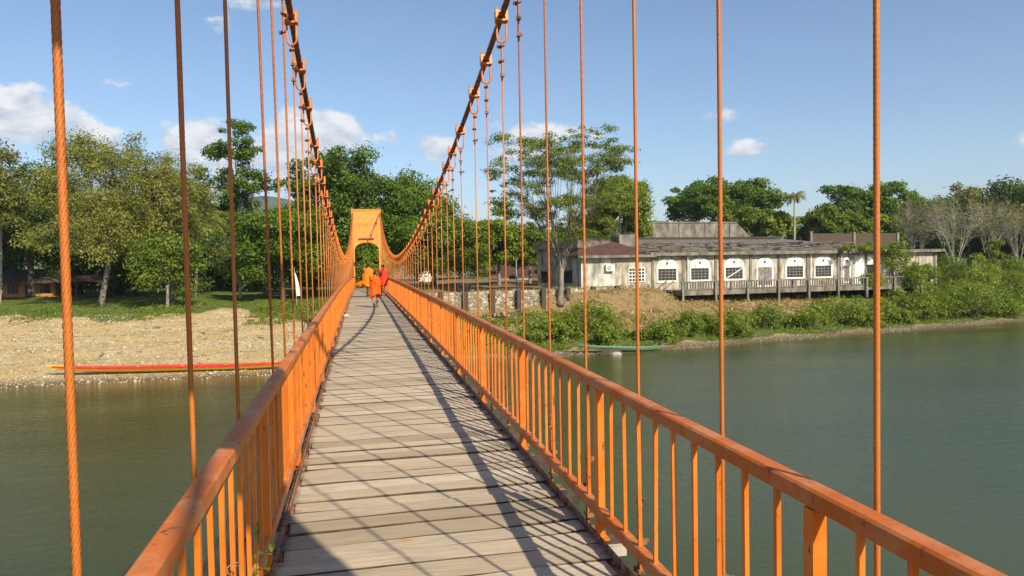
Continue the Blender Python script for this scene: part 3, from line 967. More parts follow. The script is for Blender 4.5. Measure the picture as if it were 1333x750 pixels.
def arched(u, w, z0, zs, zt, kind):
    s0 = su(u)
    def ring(w_, off, d):
        pts = [(s0 - w_ / 2, d, z0 - off), (s0 + w_ / 2, d, z0 - off)]
        for i in range(13):
            a = math.pi * i / 12; pts.append((s0 + w_ / 2 * math.cos(a), d, zs + (zt + off - zs) * math.sin(a)))
        return pts
    mb = MB(); A, B_ = ring(w, .14, -.002), ring(w, .14, -.10)
    mb.rings([A, B_], cap=False); i0 = ring(w - .42, -.1, -.10)
    mb.rings([B_, i0], cap=False); i1 = ring(w - .42, -.1, -.004); mb.rings([i0, i1], cap=False)
    wd = mb.build('window' if kind != 'door' else 'door', M['white'], hall)
    # white tympanum under the arch
    mb = MB(); hw = (w - .42) / 2
    pts = [(s0 + hw * math.cos(math.pi * i / 12), zs + (zt - .1 - zs) * math.sin(math.pi * i / 12)) for i in range(13)]
    fr = [(x, -.07, z) for x, z in pts]; bk = [(x, -.006, z) for x, z in pts]
    mb.rings([bk, fr], cap=True); mb.box2((s0 - hw, -.075, zs - .16), (s0 + hw, -.008, zs)); mb.build('tympanum', M['white'], wd)
    mb = MB(); mb.box2((s0 - .1, -.16, zs + .42), (s0 + .1, -.071, zs + .62)); mb.tube([(s0, -.15, zs + .5), (s0 - .13, -.2, zs + .3)], .03, 5); mb.build('bracket', M['oldwood'], wd)
    if kind == 'door':
        mb = MB(); mb.box2((s0 - hw, -.05, z0), (s0 - .04, -.012, zs - .16)); mb.box2((s0 + .04, -.05, z0), (s0 + hw, -.012, zs - .16)); mb.build('door_leaf', M['door'], wd)
        return
    mb = MB(); mb.box2((s0 - hw, -.03, z0 + .1), (s0 + hw, -.005, zs - .16)); mb.build('pane', M['glass'], wd)
    mb = MB(); zz = zs - .16
    for i in range(6):
        x = s0 - hw + 2 * hw * i / 5; mb.box2((x - .028, -.06, z0 + .1), (x + .028, -.032, zz))
    for i in range(5):
        z = z0 + .1 + (zz - z0 - .1) * i / 4; mb.box2((s0 - hw, -.064, z - .028), (s0 + hw, -.036, z + .028))
    mb.build('grille', M['grille'], wd)
    if abs(u - 955.5) < 1:
        mb = MB(); d = Vector((2 * hw * .95, 0, zz - z0 - .3)); mb.tube([(s0 - hw * .95, -.1, z0 + .15), (s0 + hw * .95, -.1, zz - .12)], .06, 5); mb.build('leaning_board', M['white'], wd)
    return wd


for u in (868.5, 911, 955.5, 1034.6, 1071.5): arched(u, 2.85, -.62, 1.05, 1.98, 'window')
arched(995.5, 2.45, -1.5, 1.0, 1.95, 'door')
arched(1102, 1.3, -1.3, .95, 1.75, 'door')
mb = MB(); mb.box2((su(1127.5), -.05, -.9), (su(1140), -.033, .9)); mb.build('dark_opening', M['glass'], hall)
mb = MB()
for a_, c_ in ((1176, 1183), (1192, 1198), (1205, 1212)): mb.box2((su(a_), -.04, -1.6), (su(c_), -.003, .6))
mb.build('opening', M['glass'], hall)

# sagging roof: boards still lying on a rotten slope
RX0, RX1 = -1.0, su(1118)
mb = MB(); mb.add([(RX0, -.6, EAVE + .38), (RX1 + 6, -.6, EAVE + .38), (RX1 - 4, 11, 4.75), (RX0 + 2, 11, 4.85), (RX0, -.6, EAVE + .32), (RX1 + 6, -.6, EAVE + .32), (RX1 - 4, 11, 4.65), (RX0 + 2, 11, 4.75)],
                  [(0, 1, 2, 3), (7, 6, 5, 4), (0, 4, 5, 1), (1, 5, 6, 2), (2, 6, 7, 3), (3, 7, 4, 0)])
roof = mb.build('roof', M['roofgrey'], hall)
rr = random.Random(4)
for i in range(150):
    f = rr.random() ** 1.1 * .62; x = RX0 + .5 + rr.random() * (RX1 + 3 - RX0); yv = -.5 + 11.4 * f; z = EAVE + .43 + (4.8 - EAVE - .4) * f + rr.uniform(0, .16)
    mb = MB(); L_ = rr.uniform(.8, 4.2)
    mb.box((0, 0, 0), (L_, rr.uniform(.10, .32), .06), Matrix.Rotation(rr.uniform(-.25, .25) + (rr.random() < .3) * 1.4, 3, 'Z') @ Matrix.Rotation(rr.uniform(-.05, .05), 3, 'Y'))
    mb.build('roof_board', rr.choice([M['roofgrey'], M['oldwood'], M['concrete'], M['roofgrey']]), roof, loc=(x, yv, z))
mb = MB()
for k in range(3): mb.box2((RX0 + 2 - k * .1, 10.3 + k * .35, 4.72 + k * .12), (RX1 - 4.5 + k, 11.4 + k * .3, 4.80 + k * .12))
mb.build('ridge_boards', M['oldwood'], hall)
# gabled concrete parapet of the higher hall behind
def su_b(u, back):
    D = facade_D(u) + back * .97
    p = np.array(at(u, D)); return float((p - P0) @ FW / FL), D
bk = 14.0
sA, DA = su_b(836, bk); sB, DB = su_b(855, bk); sC, DC = su_b(972, bk); sD, DD = su_b(990, bk)
zb_ = 3.0; zt_ = zrow(900, 289, DB + 1)
mb = MB(); pr = [(sA, zb_), (sD, zb_), (sD, zb_ + 2.2), (sC, zt_), (sB, zt_), (sA, zb_ + 2.2)]
mb.rings([[(x, bk + .5, z) for x, z in pr], [(x, bk, z) for x, z in pr]]); mb.build('parapet', M['concrete'], hall)
mb = MB()
for u in (858, 895, 930, 963): x_, _ = su_b(u, bk); mb.box2((x_ - .14, bk - .12, zb_), (x_ + .14, bk - .003, zt_ - .1))
mb.box2((sB, bk - .1, zt_ - .02), (sC, bk + .6, zt_ + .14))
mb.build('parapet_rib', M['concrete'], hall)
e0, _ = su_b(1068, 12); e1, Dq = su_b(1190, 12)
mb = MB(); mb.box2((e0, 12, 2), (e1, 12.4, zrow(1130, 303.5, Dq))); mb.build('rear_wall', M['oldwood'], hall)
mb = MB()
for u in (1070, 1128, 1187): x_, _ = su_b(u, 12); mb.box2((x_ - .2, 11.8, 2), (x_ + .2, 11.997, zrow(u, 302, Dq)))
mb.build('rear_column', M['concrete'], hall)

# veranda on posts in front of the hall
ver = empty('veranda', (P0[0], P0[1], 0), FA)
tag(ver, 'raised concrete veranda with a weathered balustrade along the front of the derelict hall', 'veranda')
V0, V1, VD = su(866) - .3, su(1166), 4.2
mb = MB(); mb.box2((V0, -VD, FLOOR - .62), (V1, -.14, FLOOR - .05)); mb.build('deck_slab', M['concrete'], ver)
mb = MB(); mb.box2((V0 - .1, -VD - .1, FLOOR + .82), (V1 + .1, -VD + .1, FLOOR + .98)); mb.box2((V0, -VD - .05, FLOOR + .03), (V1, -VD + .05, FLOOR + .12)); mb.build('handrail', M['concrete'], ver)
x = V0; k = 0
bmesh_b = None
mbb = MB(); mbb.box((0, 0, 0), (.11, .10, .70)); bo = mbb.build('baluster', M['verandarail']); BME = bo.data; bpy.data.objects.remove(bo)
mbb = MB(); mbb.box((0, 0, 0), (.26, .24, 2.35)); bo = mbb.build('post', M['concrete']); PME = bo.data; bpy.data.objects.remove(bo)
mbb = MB(); mbb.box((0, 0, 0), (.22, .2, 1.0)); bo = mbb.build('newel', M['concrete']); NME = bo.data; bpy.data.objects.remove(bo)
npst = 9
for i in range(npst):
    xx = V0 + .15 + (V1 - V0 - .3) * i / (npst - 1)
    put('post', PME, ver, (xx, -VD - .16, FLOOR - .35))
    if i < npst - 1: put('newel', NME, ver, (xx + (V1 - V0) / (npst - 1) / 2, -VD - .004, FLOOR + .46))
n_b = int((V1 - V0) / .34)
for i in range(n_b):
    if rr.random() < .04: continue
    put('baluster', BME, ver, (V0 + .2 + i * .34, -VD, FLOOR + .47), (rr.uniform(-.03, .03), rr.uniform(-.05, .05), 0))
for i in range(1, npst - 1, 1):
    xx = V0 + (V1 - V0) * (i + .6) / (npst - 1)
    mb = MB(); mb.tube([(xx, -2.2, FLOOR - 1.9), (xx + .9, -2.2, FLOOR - .6)], .12, 5); mb.build('brace', M['oldwood'], ver)
mb = MB()
for i in range(7): mb.box2((V0 - 2.3 + i * .31, -2.6, FLOOR - 1.8 + i * .25), (V0 - 2.0 + i * .31, -1.2, FLOOR - 1.6 + i * .25))
mb.tube([(V0 - 2.5, -2.7, FLOOR - .7), (V0 - .1, -2.7, FLOOR + 1)], .09, 5); mb.tube([(V0 - 2.5, -1.1, FLOOR - .7), (V0 - .1, -1.1, FLOOR + 1)], .09, 5)
mb.build('stair', M['concrete'], ver)

# smaller wing with the red roof
wing = empty('red_roofed_house', (P0[0], P0[1], 0), FA)
tag(wing, 'low white house with rusty red hip roof left of the derelict hall', 'building')
A0 = su(757); A1 = -.012
EW = 2.3
mb = MB(); mb.box2((A0, .02, -3), (A1, .3, EW)); mb.box2((A0, .3, -3), (A0 + .3, 12, EW)); mb.box2((A0 + .3, 11.7, -3), (A1, 12, EW)); wl_ = mb.build('wall', M['greywash'], wing)
mb = MB(); mb.box2((su(802), -.03, -3), (A1 - .01, .016, EW - .01)); mb.build('boarded_wall', M['plaster'], wing)
mb = MB()
w0, w1 = su(818.5), su(839)
mb.box2((w0, -.06, -.55), (w1, -.034, 1.05)); win = mb.build('window', M['glass'], wing)
mb = MB()
for i in range(6): x_ = w0 + (w1 - w0) * i / 5; mb.box2((x_ - .05, -.1, -.6), (x_ + .05, -.062, 1.1))
for i in range(5): z_ = -.55 + 1.6 * i / 4; mb.box2((w0 - .05, -.104, z_ - .05), (w1 + .05, -.064, z_ + .05))
mb.build('grille', M['white'], win)
mb = MB(); mb.box2((A0 - .7, -.8, EW + .004), (A1 + .3, .5, EW + .3)); mb.build('gutter', M['concrete'], wing)
r0, r1 = A0 + 2.2, A0 + 5.2
mb = MB(); mb.add([(A0 - .8, -.8, EW + .31), (A1 + .3, -.8, EW + .31), (A1 + .3, 12, EW + .5), (A0 - .8, 12, EW + .31), (r0, 5.5, 4.75), (r1, 5.5, 4.75)], [(0, 1, 5, 4), (1, 2, 5), (2, 3, 4, 5), (3, 0, 4), (3, 2, 1, 0)])
rf = mb.build('roof', M['roofred'], wing)
mb = MB(); mb.box2((r1 + 1.5, 4.0, 3.2), (r1 + 3.6, 6.5, 5.15)); mb.build('chimney_block', M['concrete'], wing)
ac0 = su(793)
mb = MB(); mb.box2((ac0 - .5, -.42, .75), (ac0 + .5, .01, 1.5)); ac = mb.build('air_conditioner', M['white'], wing)
mb = MB(); mb.tube([(ac0 - .12, -.425, 1.13), (ac0 - .12, -.46, 1.13)], .28, 12); mb.build('fan_grille', M['steel'], ac)
mb = MB()
for dz in (0, .25): mb.tube([(su(779), -.1, -2.2 + dz), (su(787), -.12, -1.3 + dz), (su(799), -.1, -.9 + dz)], .05, 5)
mb.build('pipe', M['white'], wing)
# grey annex behind the big tree
anx = empty('grey_annex', (0, 0, 0)); tag(anx, 'grey flat roofed annex with two dark windows behind the spreading tree on the bank', 'building')
qa = np.array(at(700, 92)); qb = np.array(at(756.5, 86.5)); qd = (qb - qa); ql = float(np.linalg.norm(qd)); anx.location = (qa[0], qa[1], 0); anx.rotation_euler = (0, 0, math.atan2(qd[1], qd[0]))
mb = MB(); mb.box2((0, 0, -3), (ql - .1, 5, 3.5)); mb.build('wall', M['plaster'], anx)
mb = MB(); mb.box2((-.4, -.5, 3.504), (ql, 5.3, 4.4)); mb.build('roof', M['roofgrey'], anx)
for f0, f1 in ((.1, .28), (.62, .82)):
    mb = MB(); mb.box2((f0 * ql, -.06, -.6), (f1 * ql, -.003, .75)); wq = mb.build('window', M['glass'], anx)
    mb = MB(); mb.box2((f0 * ql - .15, -.5, .8), (f1 * ql + .15, -.003, .92)); mb.build('awning', M['roofgrey'], wq)

# ------------------------------------------------------------------ rubble retaining wall
m, nt, b, o = new_mat('rubble_stone')
wp = world_pos(nt, (1, 1, 1))
vo = node(nt, 'ShaderNodeTexVoronoi', Scale=2.7); nt.links.new(wp, vo.inputs['Vector'])
ve = node(nt, 'ShaderNodeTexVoronoi', Scale=2.7); ve.feature = 'DISTANCE_TO_EDGE'; nt.links.new(wp, ve.inputs['Vector'])
oi = nt.nodes.new('ShaderNodeObjectInfo')
cst = ramp(nt, vo.outputs['Color'], [(.1, (.15, .12, .085)), (.5, (.34, .28, .20)), (.9, (.55, .48, .36))])
cst = mixc(nt, ramp(nt, ve.outputs[0], [(.0, (1, 1, 1)), (.06, (0, 0, 0))]), cst, (.12, .10, .075))
cst = mixc(nt, ramp(nt, noise(nt, wp, .9, 5), [(.5, (0, 0, 0)), (.75, (.7,) * 3)]), cst, (.09, .09, .05))
nt.links.new(cst, b.inputs['Base Color']); b.inputs['Roughness'].default_value = .95
bump(nt, b, ve.outputs[0], .8, .2)
M['rubble'] = m
wall = empty('rubble_wall', (0, 0, 0)); tag(wall, 'low rubble stone retaining wall with concrete buttresses on the grassy right bank', 'wall')
wpts = [at(552, 69.5), at(610, 71), at(680, 73), at(740, 75.5), at(800, 79.5), at(846, 84.5)]
mb = MB(); secs = []
for (x_, y_) in wpts: secs.append([(x_ - .1, y_ - .32, -4.2), (x_ + .05, y_ - .2, -.86), (x_ + .1, y_ + .3, -.84), (x_ + .1, y_ + .3, -4.2)])
mb.rings(secs); mb.build('core', M['rubble'], wall)
mb = MB(); rs = random.Random(11)
for i in range(len(wpts) - 1):
    a_, b2 = Vector(wpts[i]), Vector(wpts[i + 1]); nn = max(1, int((b2 - a_).length / .33))
    for q in range(nn):
        for lv in range(7):
            p = a_.lerp(b2, (q + rs.uniform(.1, .9)) / nn); r_ = rs.uniform(.12, .22)
            z_ = -3.4 + lv * .38 + rs.uniform(-.12, .12)
            c_ = Vector((p.x - .02 * lv * 0, p.y - .28 + .02 * lv, z_))
            vs = [c_ + Vector((dx * r_ * rs.uniform(.7, 1.3), dy * r_ * .7, dz * r_ * rs.uniform(.6, 1))) for dx, dy, dz in ((1, 0, 0), (-1, 0, 0), (0, 1, 0), (0, -1, 0), (0, 0, 1), (0, 0, -1))]
            mb.add(vs, [(0, 2, 4), (2, 1, 4), (1, 3, 4), (3, 0, 4), (2, 0, 5), (1, 2, 5), (3, 1, 5), (0, 3, 5)])
tag(mb.build('face_stone', M['rubble'], wall), kind='stuff')
for u in (574, 606, 641, 675, 707, 739, 772, 803):
    D = float(np.interp(u, [552, 610, 680, 740, 800, 846], [69.5, 71, 73, 75.5, 79.5, 84.5])) - .55
    x_, y_ = at(u, D); mb = MB(); mb.box((0, 0, 0), (.42, .5, 2.9), Matrix.Rotation(.05, 3, 'X')); mb.build('buttress', M['oldwood'], wall, loc=(x_, y_, -2.2))

# ------------------------------------------------------------------ houses and small things on the far shore
def cottage(name, label, u0, u1, D, base, eave, ridge, wm, rm, depth=6, wins=(), door=None, over=.8):
    pa, pb = np.array(at(u0, D)), np.array(at(u1, D)); ln = float(np.linalg.norm(pb - pa)); um = (u0 + u1) / 2
    ze, zr_, zb_ = zrow(um, eave, D), zrow(um, ridge, D + depth / 2), min(zrow(um, base, D), gz(*pa), gz(*pb)) - .3
    r = empty(name, (pa[0], pa[1], 0), math.atan2(pb[1] - pa[1], pb[0] - pa[0])); tag(r, label, 'building')
    mb = MB(); mb.box2((0, 0, zb_), (ln, depth, ze)); mb.build('wall', wm, r)
    mb = MB(); o_ = over
    for th in (0,):
        mb.add([(-o_, -o_, ze - .1), (ln + o_, -o_, ze - .1), (ln + o_, depth / 2, zr_), (-o_, depth / 2, zr_), (-o_, depth + o_, ze - .1), (ln + o_, depth + o_, ze - .1),
                (-o_, -o_, ze + .05), (ln + o_, -o_, ze + .05), (ln + o_, depth / 2, zr_ + .16), (-o_, depth / 2, zr_ + .16), (-o_, depth + o_, ze + .05), (ln + o_, depth + o_, ze + .05)],
               [(6, 7, 8, 9), (9, 8, 11, 10), (0, 3, 2, 1), (3, 4, 5, 2), (0, 1, 7, 6), (4, 10, 11, 5), (0, 6, 9, 3), (3, 9, 10, 4), (1, 2, 8, 7), (2, 5, 11, 8)])
    mb.build('roof', rm, r)
    for f0, f1, v0, v1 in wins:
        mb = MB(); mb.box2((f0 * ln, -.06, zrow(um, v1, D)), (f1 * ln, -.004, zrow(um, v0, D))); w_ = mb.build('window', M['glass'], r)
        mb = MB()
        for a_ in (f0, (f0 + f1) / 2, f1): mb.box2((a_ * ln - .05, -.1, zrow(um, v1, D)), (a_ * ln + .05, -.064, zrow(um, v0, D)))
        mb.build('frame', M['oldwood'], w_)
    if door:
        mb = MB(); mb.box2((door[0] * ln, -.06, zb_), (door[1] * ln, -.004, zrow(um, door[2], D))); mb.build('door', M['oldwood'], r)
    return r


M['ochre'] = simple('ochre_wall', (.42, .17, .045), (.55, .24, .07), 2, .9)
M['thatch'] = simple('dark_thatch', (.045, .035, .028), (.11, .085, .065), 5, .95, .4)
M['brown'] = simple('brown_timber', (.09, .045, .03), (.17, .085, .055), 5, .9, .2)
cottage('orange_bungalow', 'orange walled bungalow under a dark low roof shaded by the trees at far left', 4, 72, 100, 392, 368, 352, M['ochre'], M['thatch'], 6, ((.1, .28, 371, 382), (.72, .9, 371, 382)), (.42, .56, 372), 1.6)
cottage('long_white_house', 'long low white and brown house beyond the rubble wall under red roofing', 622, 700, 150, 366, 352, 345, M['brown'], M['roofred'], 9, ((.1, .2, 355, 362), (.5, .6, 355, 362)), None)
cottage('pale_cottage', 'small pale cottage with a red roof between the tree trunks behind the wall', 652, 690, 128, 368, 357, 350, M['white'], M['roofred'], 7, ((.3, .5, 359, 364),), None)

# open shelter with a red roof by the big leaning trunk
sx, sy = at(124, 93); sz = gz(sx, sy)
sh = empty('open_shelter', (sx, sy, sz), -.1); tag(sh, 'small open shelter with a dull red roof beside the leaning tree trunk', 'shelter')
for dx in (-1.7, 1.7):
    for dy in (-1.2, 1.2):
        mb = MB(); mb.tube([(dx, dy, -.2), (dx, dy, 2.3)], .08, 6); mb.build('post', M['oldwood'], sh)
mb = MB(); mb.add([(-2.3, -1.7, 2.2), (2.3, -1.7, 2.2), (2.3, 1.7, 2.2), (-2.3, 1.7, 2.2), (-2.3, 0, 3.0), (2.3, 0, 3.0)], [(0, 1, 5, 4), (2, 3, 4, 5), (0, 4, 3), (1, 2, 5), (0, 3, 2, 1)]); mb.build('roof', M['roofred'], sh)
mb = MB(); mb.box((0, .4, .45), (2.6, .5, .08)); mb.box((0, .6, .8), (2.6, .06, .4)); mb.build('bench', M['oldwood'], sh)

hx, hy = at(652, 70.0); hz = gz(hx, hy); mb = MB(); rq = random.Random(3)
for i in range(46):
    q = rq.random() ** .6; a = rq.uniform(0, 6.3); s_ = rq.uniform(.12, .34)
    mb.box((1.7 * q * math.cos(a), 1.0 * q * math.sin(a), .75 * (1 - q) + .05), (s_ * 1.4, s_, s_ * .7), Matrix.Rotation(rq.uniform(0, 3), 3, 'Z') @ Matrix.Rotation(rq.uniform(-.5, .5), 3, 'X'))
tag(mb.build('rubble_heap', M['rubble'], loc=(hx, hy, hz)), 'heap of brown rubble dumped at the foot of the stone retaining wall', 'rubble')
rq = random.Random(8)
for i, x_ in enumerate((-23.2, -20.6, -18.3, -15.9, -13.6, -11.4, -9.3)):
    x_ += rq.uniform(-.5, .5); y_ = float(np.interp(x_, SHX, SHY)) + rq.uniform(6, 22); L_ = rq.uniform(.8, 2.2); mb = MB()
    mb.tube([(-L_ / 2, 0, .05), (0, rq.uniform(-.15, .15), .1), (L_ / 2, rq.uniform(-.2, .2), .06)], [.05, .045, .02], 6); mb.tube([(0, 0, .1), (L_ * .2, .3, .22)], [.03, .012], 5)
    o_ = mb.build('driftwood', M['bark'], loc=(x_, y_, gz(x_, y_))); o_.rotation_euler = (0, 0, rq.uniform(0, 3)); tag(o_, ('first', 'second', 'third', 'fourth', 'fifth', 'sixth', 'seventh')[i] + ' driftwood branch from the left on the gravel beach above the long boat', 'driftwood', 'driftwood on the beach')
# picnic table on the lawn, banner poles
tx, ty = at(361, 88); tz = gz(tx, ty)
pt = empty('picnic_table', (tx, ty, tz), .2); tag(pt, 'wooden picnic table with two benches on the lawn left of the bridge', 'table')
mb = MB(); mb.box((0, 0, .76), (2.2, .9, .07)); mb.build('table_top', M['plaster'], pt)
for s in (-1, 1): mb = MB(); mb.box((0, s * .75, .45), (2.2, .3, .06)); mb.build('bench', M['plaster'], pt)
for s in (-1, 1): mb = MB(); mb.tube([(s * .8, -.8, 0), (s * .8, -.2, .74)], .05, 5); mb.tube([(s * .8, .8, 0), (s * .8, .2, .74)], .05, 5); mb.box((s * .8, 0, .4), (.07, 1.5, .08)); mb.build('leg', M['oldwood'], pt)
fx, fy = at(386, 80); fz = gz(fx, fy)
fl = empty('feather_banner', (fx, fy, fz)); tag(fl, 'narrow white feather banner standing on the lawn near the bridge', 'banner')
mb = MB(); mb.tube([(0, 0, -.2), (-.1, 0, 2.5), (-.22, 0, 4.1)], .035, 6); mb.build('pole', M['steel'], fl)
mb = MB(); N_ = 8
f1 = [(-.1 - .12 * t + .02, .02 * math.sin(t * 6), 1.0 + 3.0 * t) for t in np.linspace(0, 1, N_)]; f2 = [(x_ + .52 * math.sin(math.pi * min(1, .25 + .75 * t)) ** .6 * (1 - .5 * t), y_ + .05 * math.sin(t * 5), z_ - .25 * t) for (x_, y_, z_), t in zip(f1, np.linspace(0, 1, N_))]
back = [(x_, y_ + .02, z_) for x_, y_, z_ in f1]; back2 = [(x_, y_ + .02, z_) for x_, y_, z_ in f2]
mb.rings([[a_, b_, c_, d_] for a_, b_, c_, d_ in zip(f1, f2, back2, back)]); mb.build('flag', M['white'], fl)

# parked white van seen between the trunks
M['carwhite'] = simple('white_car_paint', (.75, .75, .74), None, 1, .25, spec=.5)
M['carglass'] = simple('car_glass', (.02, .022, .025), None, 1, .08, spec=.5)
vx, vy = at(556, 112); vz = gz(vx, vy)
van = empty('parked_van', (vx, vy, vz), 1.35); tag(van, 'white van parked under the dark tree to the right of the far tower', 'van')
prof = [(-2.2, .35), (2.2, .35), (2.25, .95), (1.5, 1.15), (.95, 1.95), (-2.1, 1.98), (-2.25, 1.0)]
mb = MB(); mb.rings([[(x_, -.85 + .08 * (z_ > 1.2), z_) for x_, z_ in prof], [(x_, .85 - .08 * (z_ > 1.2), z_) for x_, z_ in prof]]); mb.build('body', M['carwhite'], van)
mb = MB(); mb.add([(.9, -.80, 1.85), (1.4, -.86, 1.2), (-2.0, -.86, 1.2), (-1.95, -.80, 1.85)], [(0, 1, 2, 3)]); mb.add([(1.0, -.7, 1.9), (1.0, .7, 1.9), (1.52, .78, 1.2), (1.52, -.78, 1.2)], [(0, 1, 2, 3)]); mb.build('window', M['carglass'], van)
for dx in (-1.4, 1.45):
    for dy in (-.8, .8):
        mb = MB(); mb.tube([(dx, dy - .1, .34), (dx, dy + .1, .34)], .34, 14); w_ = mb.build('wheel', M['black'], van)
        mb = MB(); mb.tube([(dx, dy - .105, .34), (dx, dy + .105, .34)], .18, 10); mb.build('rim', M['steel'], w_)
for i, (u, D) in enumerate(((600, 76), (608, 76.6))):
    x_, y_ = at(u, D); mb = MB(); rings = []
    for k in range(13):
        a_ = 2 * math.pi * k / 12; rings.append([(math.cos(a_) * (.36 + .14 * math.cos(q)), .14 * math.sin(q) * 1.2, .5 + math.sin(a_) * (.36 + .14 * math.cos(q))) for q in [2 * math.pi * j / 8 for j in range(8)]])
    mb.rings(rings, cap=False); o_ = mb.build('tyre', M['black'], smooth=True, loc=(x_, y_, -1.1)); o_.rotation_euler = (0, 0, .3 * i)
    tag(o_, '' + ('left' if i == 0 else 'right') + ' of two old black tyres standing behind the rubble wall', 'tyre', 'old tyres behind the rubble wall')
px_, py_ = at(672.5, 98); mb = MB(); mb.tube([(0, 0, -.3), (0, 0, 4.6)], .07, 6); o_ = mb.build('metal_pole', M['steel'], loc=(px_, py_, gz(px_, py_))); tag(o_, 'thin grey metal pole standing in front of the long white house', 'pole')

# ------------------------------------------------------------------ boats
def boat(name, label, a, b, beam, depth, cols, sheer=.5, z0=None, z1=None):
    a = Vector((*a, z0)); b = Vector((*b, z1)); ln = (b - a).length
    r = empty(name, (a + b) / 2); d = b - a; r.rotation_euler = (0, -math.asin(d.z / ln), math.atan2(d.y, d.x)); tag(r, label, 'boat')
    N_ = 26
    def sec(t, lo, hi, wf):
        x_ = (t - .5) * ln; e = 1 - abs(2 * t - 1) ** 3.0; w = beam / 2 * (.12 + .88 * e) * wf; rise = sheer * abs(2 * t - 1) ** 4
        return x_, w, rise
    mb = MB(); rings = []
    for i in range(N_ + 1):
        t = i / N_; x_, w, rs_ = sec(t, 0, 1, 1); k = .25 + .75 * (1 - abs(2 * t - 1) ** 4)
        rings.append([(x_, -w * .96, rs_ + depth * .66), (x_, -w * .7, rs_ + depth * (.30 + .3 * (1 - k))), (x_, 0, rs_ + depth * .6 * (1 - k)), (x_, w * .7, rs_ + depth * (.30 + .3 * (1 - k))), (x_, w * .96, rs_ + depth * .66),
                      (x_, w * .88, rs_ + depth * .64), (x_, w * .5, rs_ + depth * .44), (x_, -w * .5, rs_ + depth * .44), (x_, -w * .88, rs_ + depth * .64)])
    mb.rings(rings); mb.build('hull', cols[0], r, smooth=False)
    for s in (-1, 1):
        mb = MB(); rings = []
        for i in range(N_ + 1):
            t = i / N_; x_, w, rs_ = sec(t, 0, 1, 1)
            rings.append([(x_, s * (w * .96 + .012), rs_ + depth * .664), (x_, s * (w * 1.04 + .012), rs_ + depth), (x_, s * (w * .98), rs_ + depth * 1.005), (x_, s * w * .90, rs_ + depth * .664)])
        mb.rings(rings); mb.build('gunwale', cols[1], r)
    for i in range(5):
        t = .15 + .7 * i / 4; x_, w, rs_ = sec(t, 0, 1, 1)
        mb = MB(); mb.box((x_, 0, rs_ + depth * .8), (.22, w * 1.76, .035)); mb.build('thwart', cols[0], r)
    for t0, t1 in ((-.0, .05), (.95, 1.0)):
        mb = MB(); mb.tube([((t0 - .5) * ln - (.35 if t0 <= 0 else 0), 0, sheer + depth * (1.0 if t0 <= 0 else .8)), ((t1 - .5) * ln + (.35 if t0 > 0 else 0), 0, sheer * .9 + depth * (.8 if t0 <= 0 else 1.0))], [.07, .14] if t0 <= 0 else [.14, .07], 6); mb.build('bow_tip', cols[2], r)
    return r


M['yellow'] = simple('yellow_paint', (.62, .36, .025), (.72, .46, .05), 3, .5)
M['red'] = simple('red_paint', (.50, .035, .02), (.60, .07, .04), 3, .45)
M['green'] = simple('green_paint', (.07, .16, .09), (.13, .25, .15), 3, .5)
M['palegreen'] = simple('pale_green_paint', (.24, .40, .24), (.36, .50, .32), 3, .5)
pa = at(64, 51.0); pb = at(392, 53.6)
boat('long_boat', 'very long narrow red and yellow boat drawn up on the gravel beach', pa, pb, 1.0, .42, (M['yellow'], M['red'], M['yellow']), .14, gz(*pa) + .2, gz(*pb) + .02)
pa = at(744, 60.3); pb = at(864, 61.8)
boat('narrow_canoe', 'narrow green boat with a brown bow moored under the bushes of the right bank', pa, pb, .8, .30, (M['palegreen'], M['green'], M['brown']), .36, WATER_Z + .42, WATER_Z - .05)
mb = MB()
x_, y_ = at(795, 60.0)
rings = [[(1.0 * q * math.cos(a) * (1 + .25 * math.sin(3 * a)), .45 * q * math.sin(a), z_) for a in [2 * math.pi * i / 10 for i in range(10)]] for q, z_ in ((1, -.3), (1.05, .05), (.7, .32), (.25, .45))]
mb.rings(rings); o_ = mb.build('driftwood_stump', M['oldwood'], loc=(x_, y_, WATER_Z)); tag(o_, 'dark driftwood stump lying in the shallows beside the green boat', 'driftwood')
mb = MB(); mb.rings([[(.5 * q * math.cos(a), .3 * q * math.sin(a), z_) for a in [2 * math.pi * i / 8 for i in range(8)]] for q, z_ in ((1, -.2), (.95, .1), (.5, .22))])
x_, y_ = at(801, 59.6); o_ = mb.build('pale_stone', M['plaster'], loc=(x_, y_, WATER_Z)); tag(o_, 'pale stone at the water edge next to the dark driftwood stump', 'stone')

# ------------------------------------------------------------------ trees
# left bank
tree('grey_green_tree', 'pale trunked tree with thin grey green crown at the far left edge', -2, 84, 172, halfw=52, bottom=330, leaf='dull', n=9000, k=60, seed=21, bark='bark_pale', rcf=.22, limbs=8, trunk_r=.22)
tree('dark_shade_tree', 'dark dense tree over the orange bungalow', 40, 98, 205, halfw=75, bottom=372, leaf='deep', n=13000, k=70, seed=22, bark='bark_dark')
tree('olive_tree', 'tall olive green tree with a leaning pale trunk above the gravel beach', 132, 79, 163, halfw=105, bottom=345, leaf='olive', n=34000, k=170, seed=23, lsize=.27, bark='bark', rcf=.17, limbs=10, lean=(.05, 0), trunk_r=.30, fork=.32, sparse_limbs=.6, dens_k=1.3,
     split=[(-20, 235, 60, 62), (15, 205, 48, 42), (-62, 315, 40, 32), (20, 300, 70, 48), (60, 250, 45, 55)])
tree('olive_tree', 'rounded olive tree between the leaning trunk and the tall layered tree', 222, 84, 196, halfw=62, bottom=345, leaf='olive', n=22000, k=100, seed=24, lsize=.27, bark='bark', rcf=.18, limbs=8, fork=.3)
tree('leafy_young_tree', 'slim young tree with dark glossy leaves at the edge of the beach', 217, 77.5, 300, halfw=42, bottom=396, leaf='mid', n=7500, k=46, seed=25, bark='bark', lsize=.34, fork=.3, trunk_r=.17)
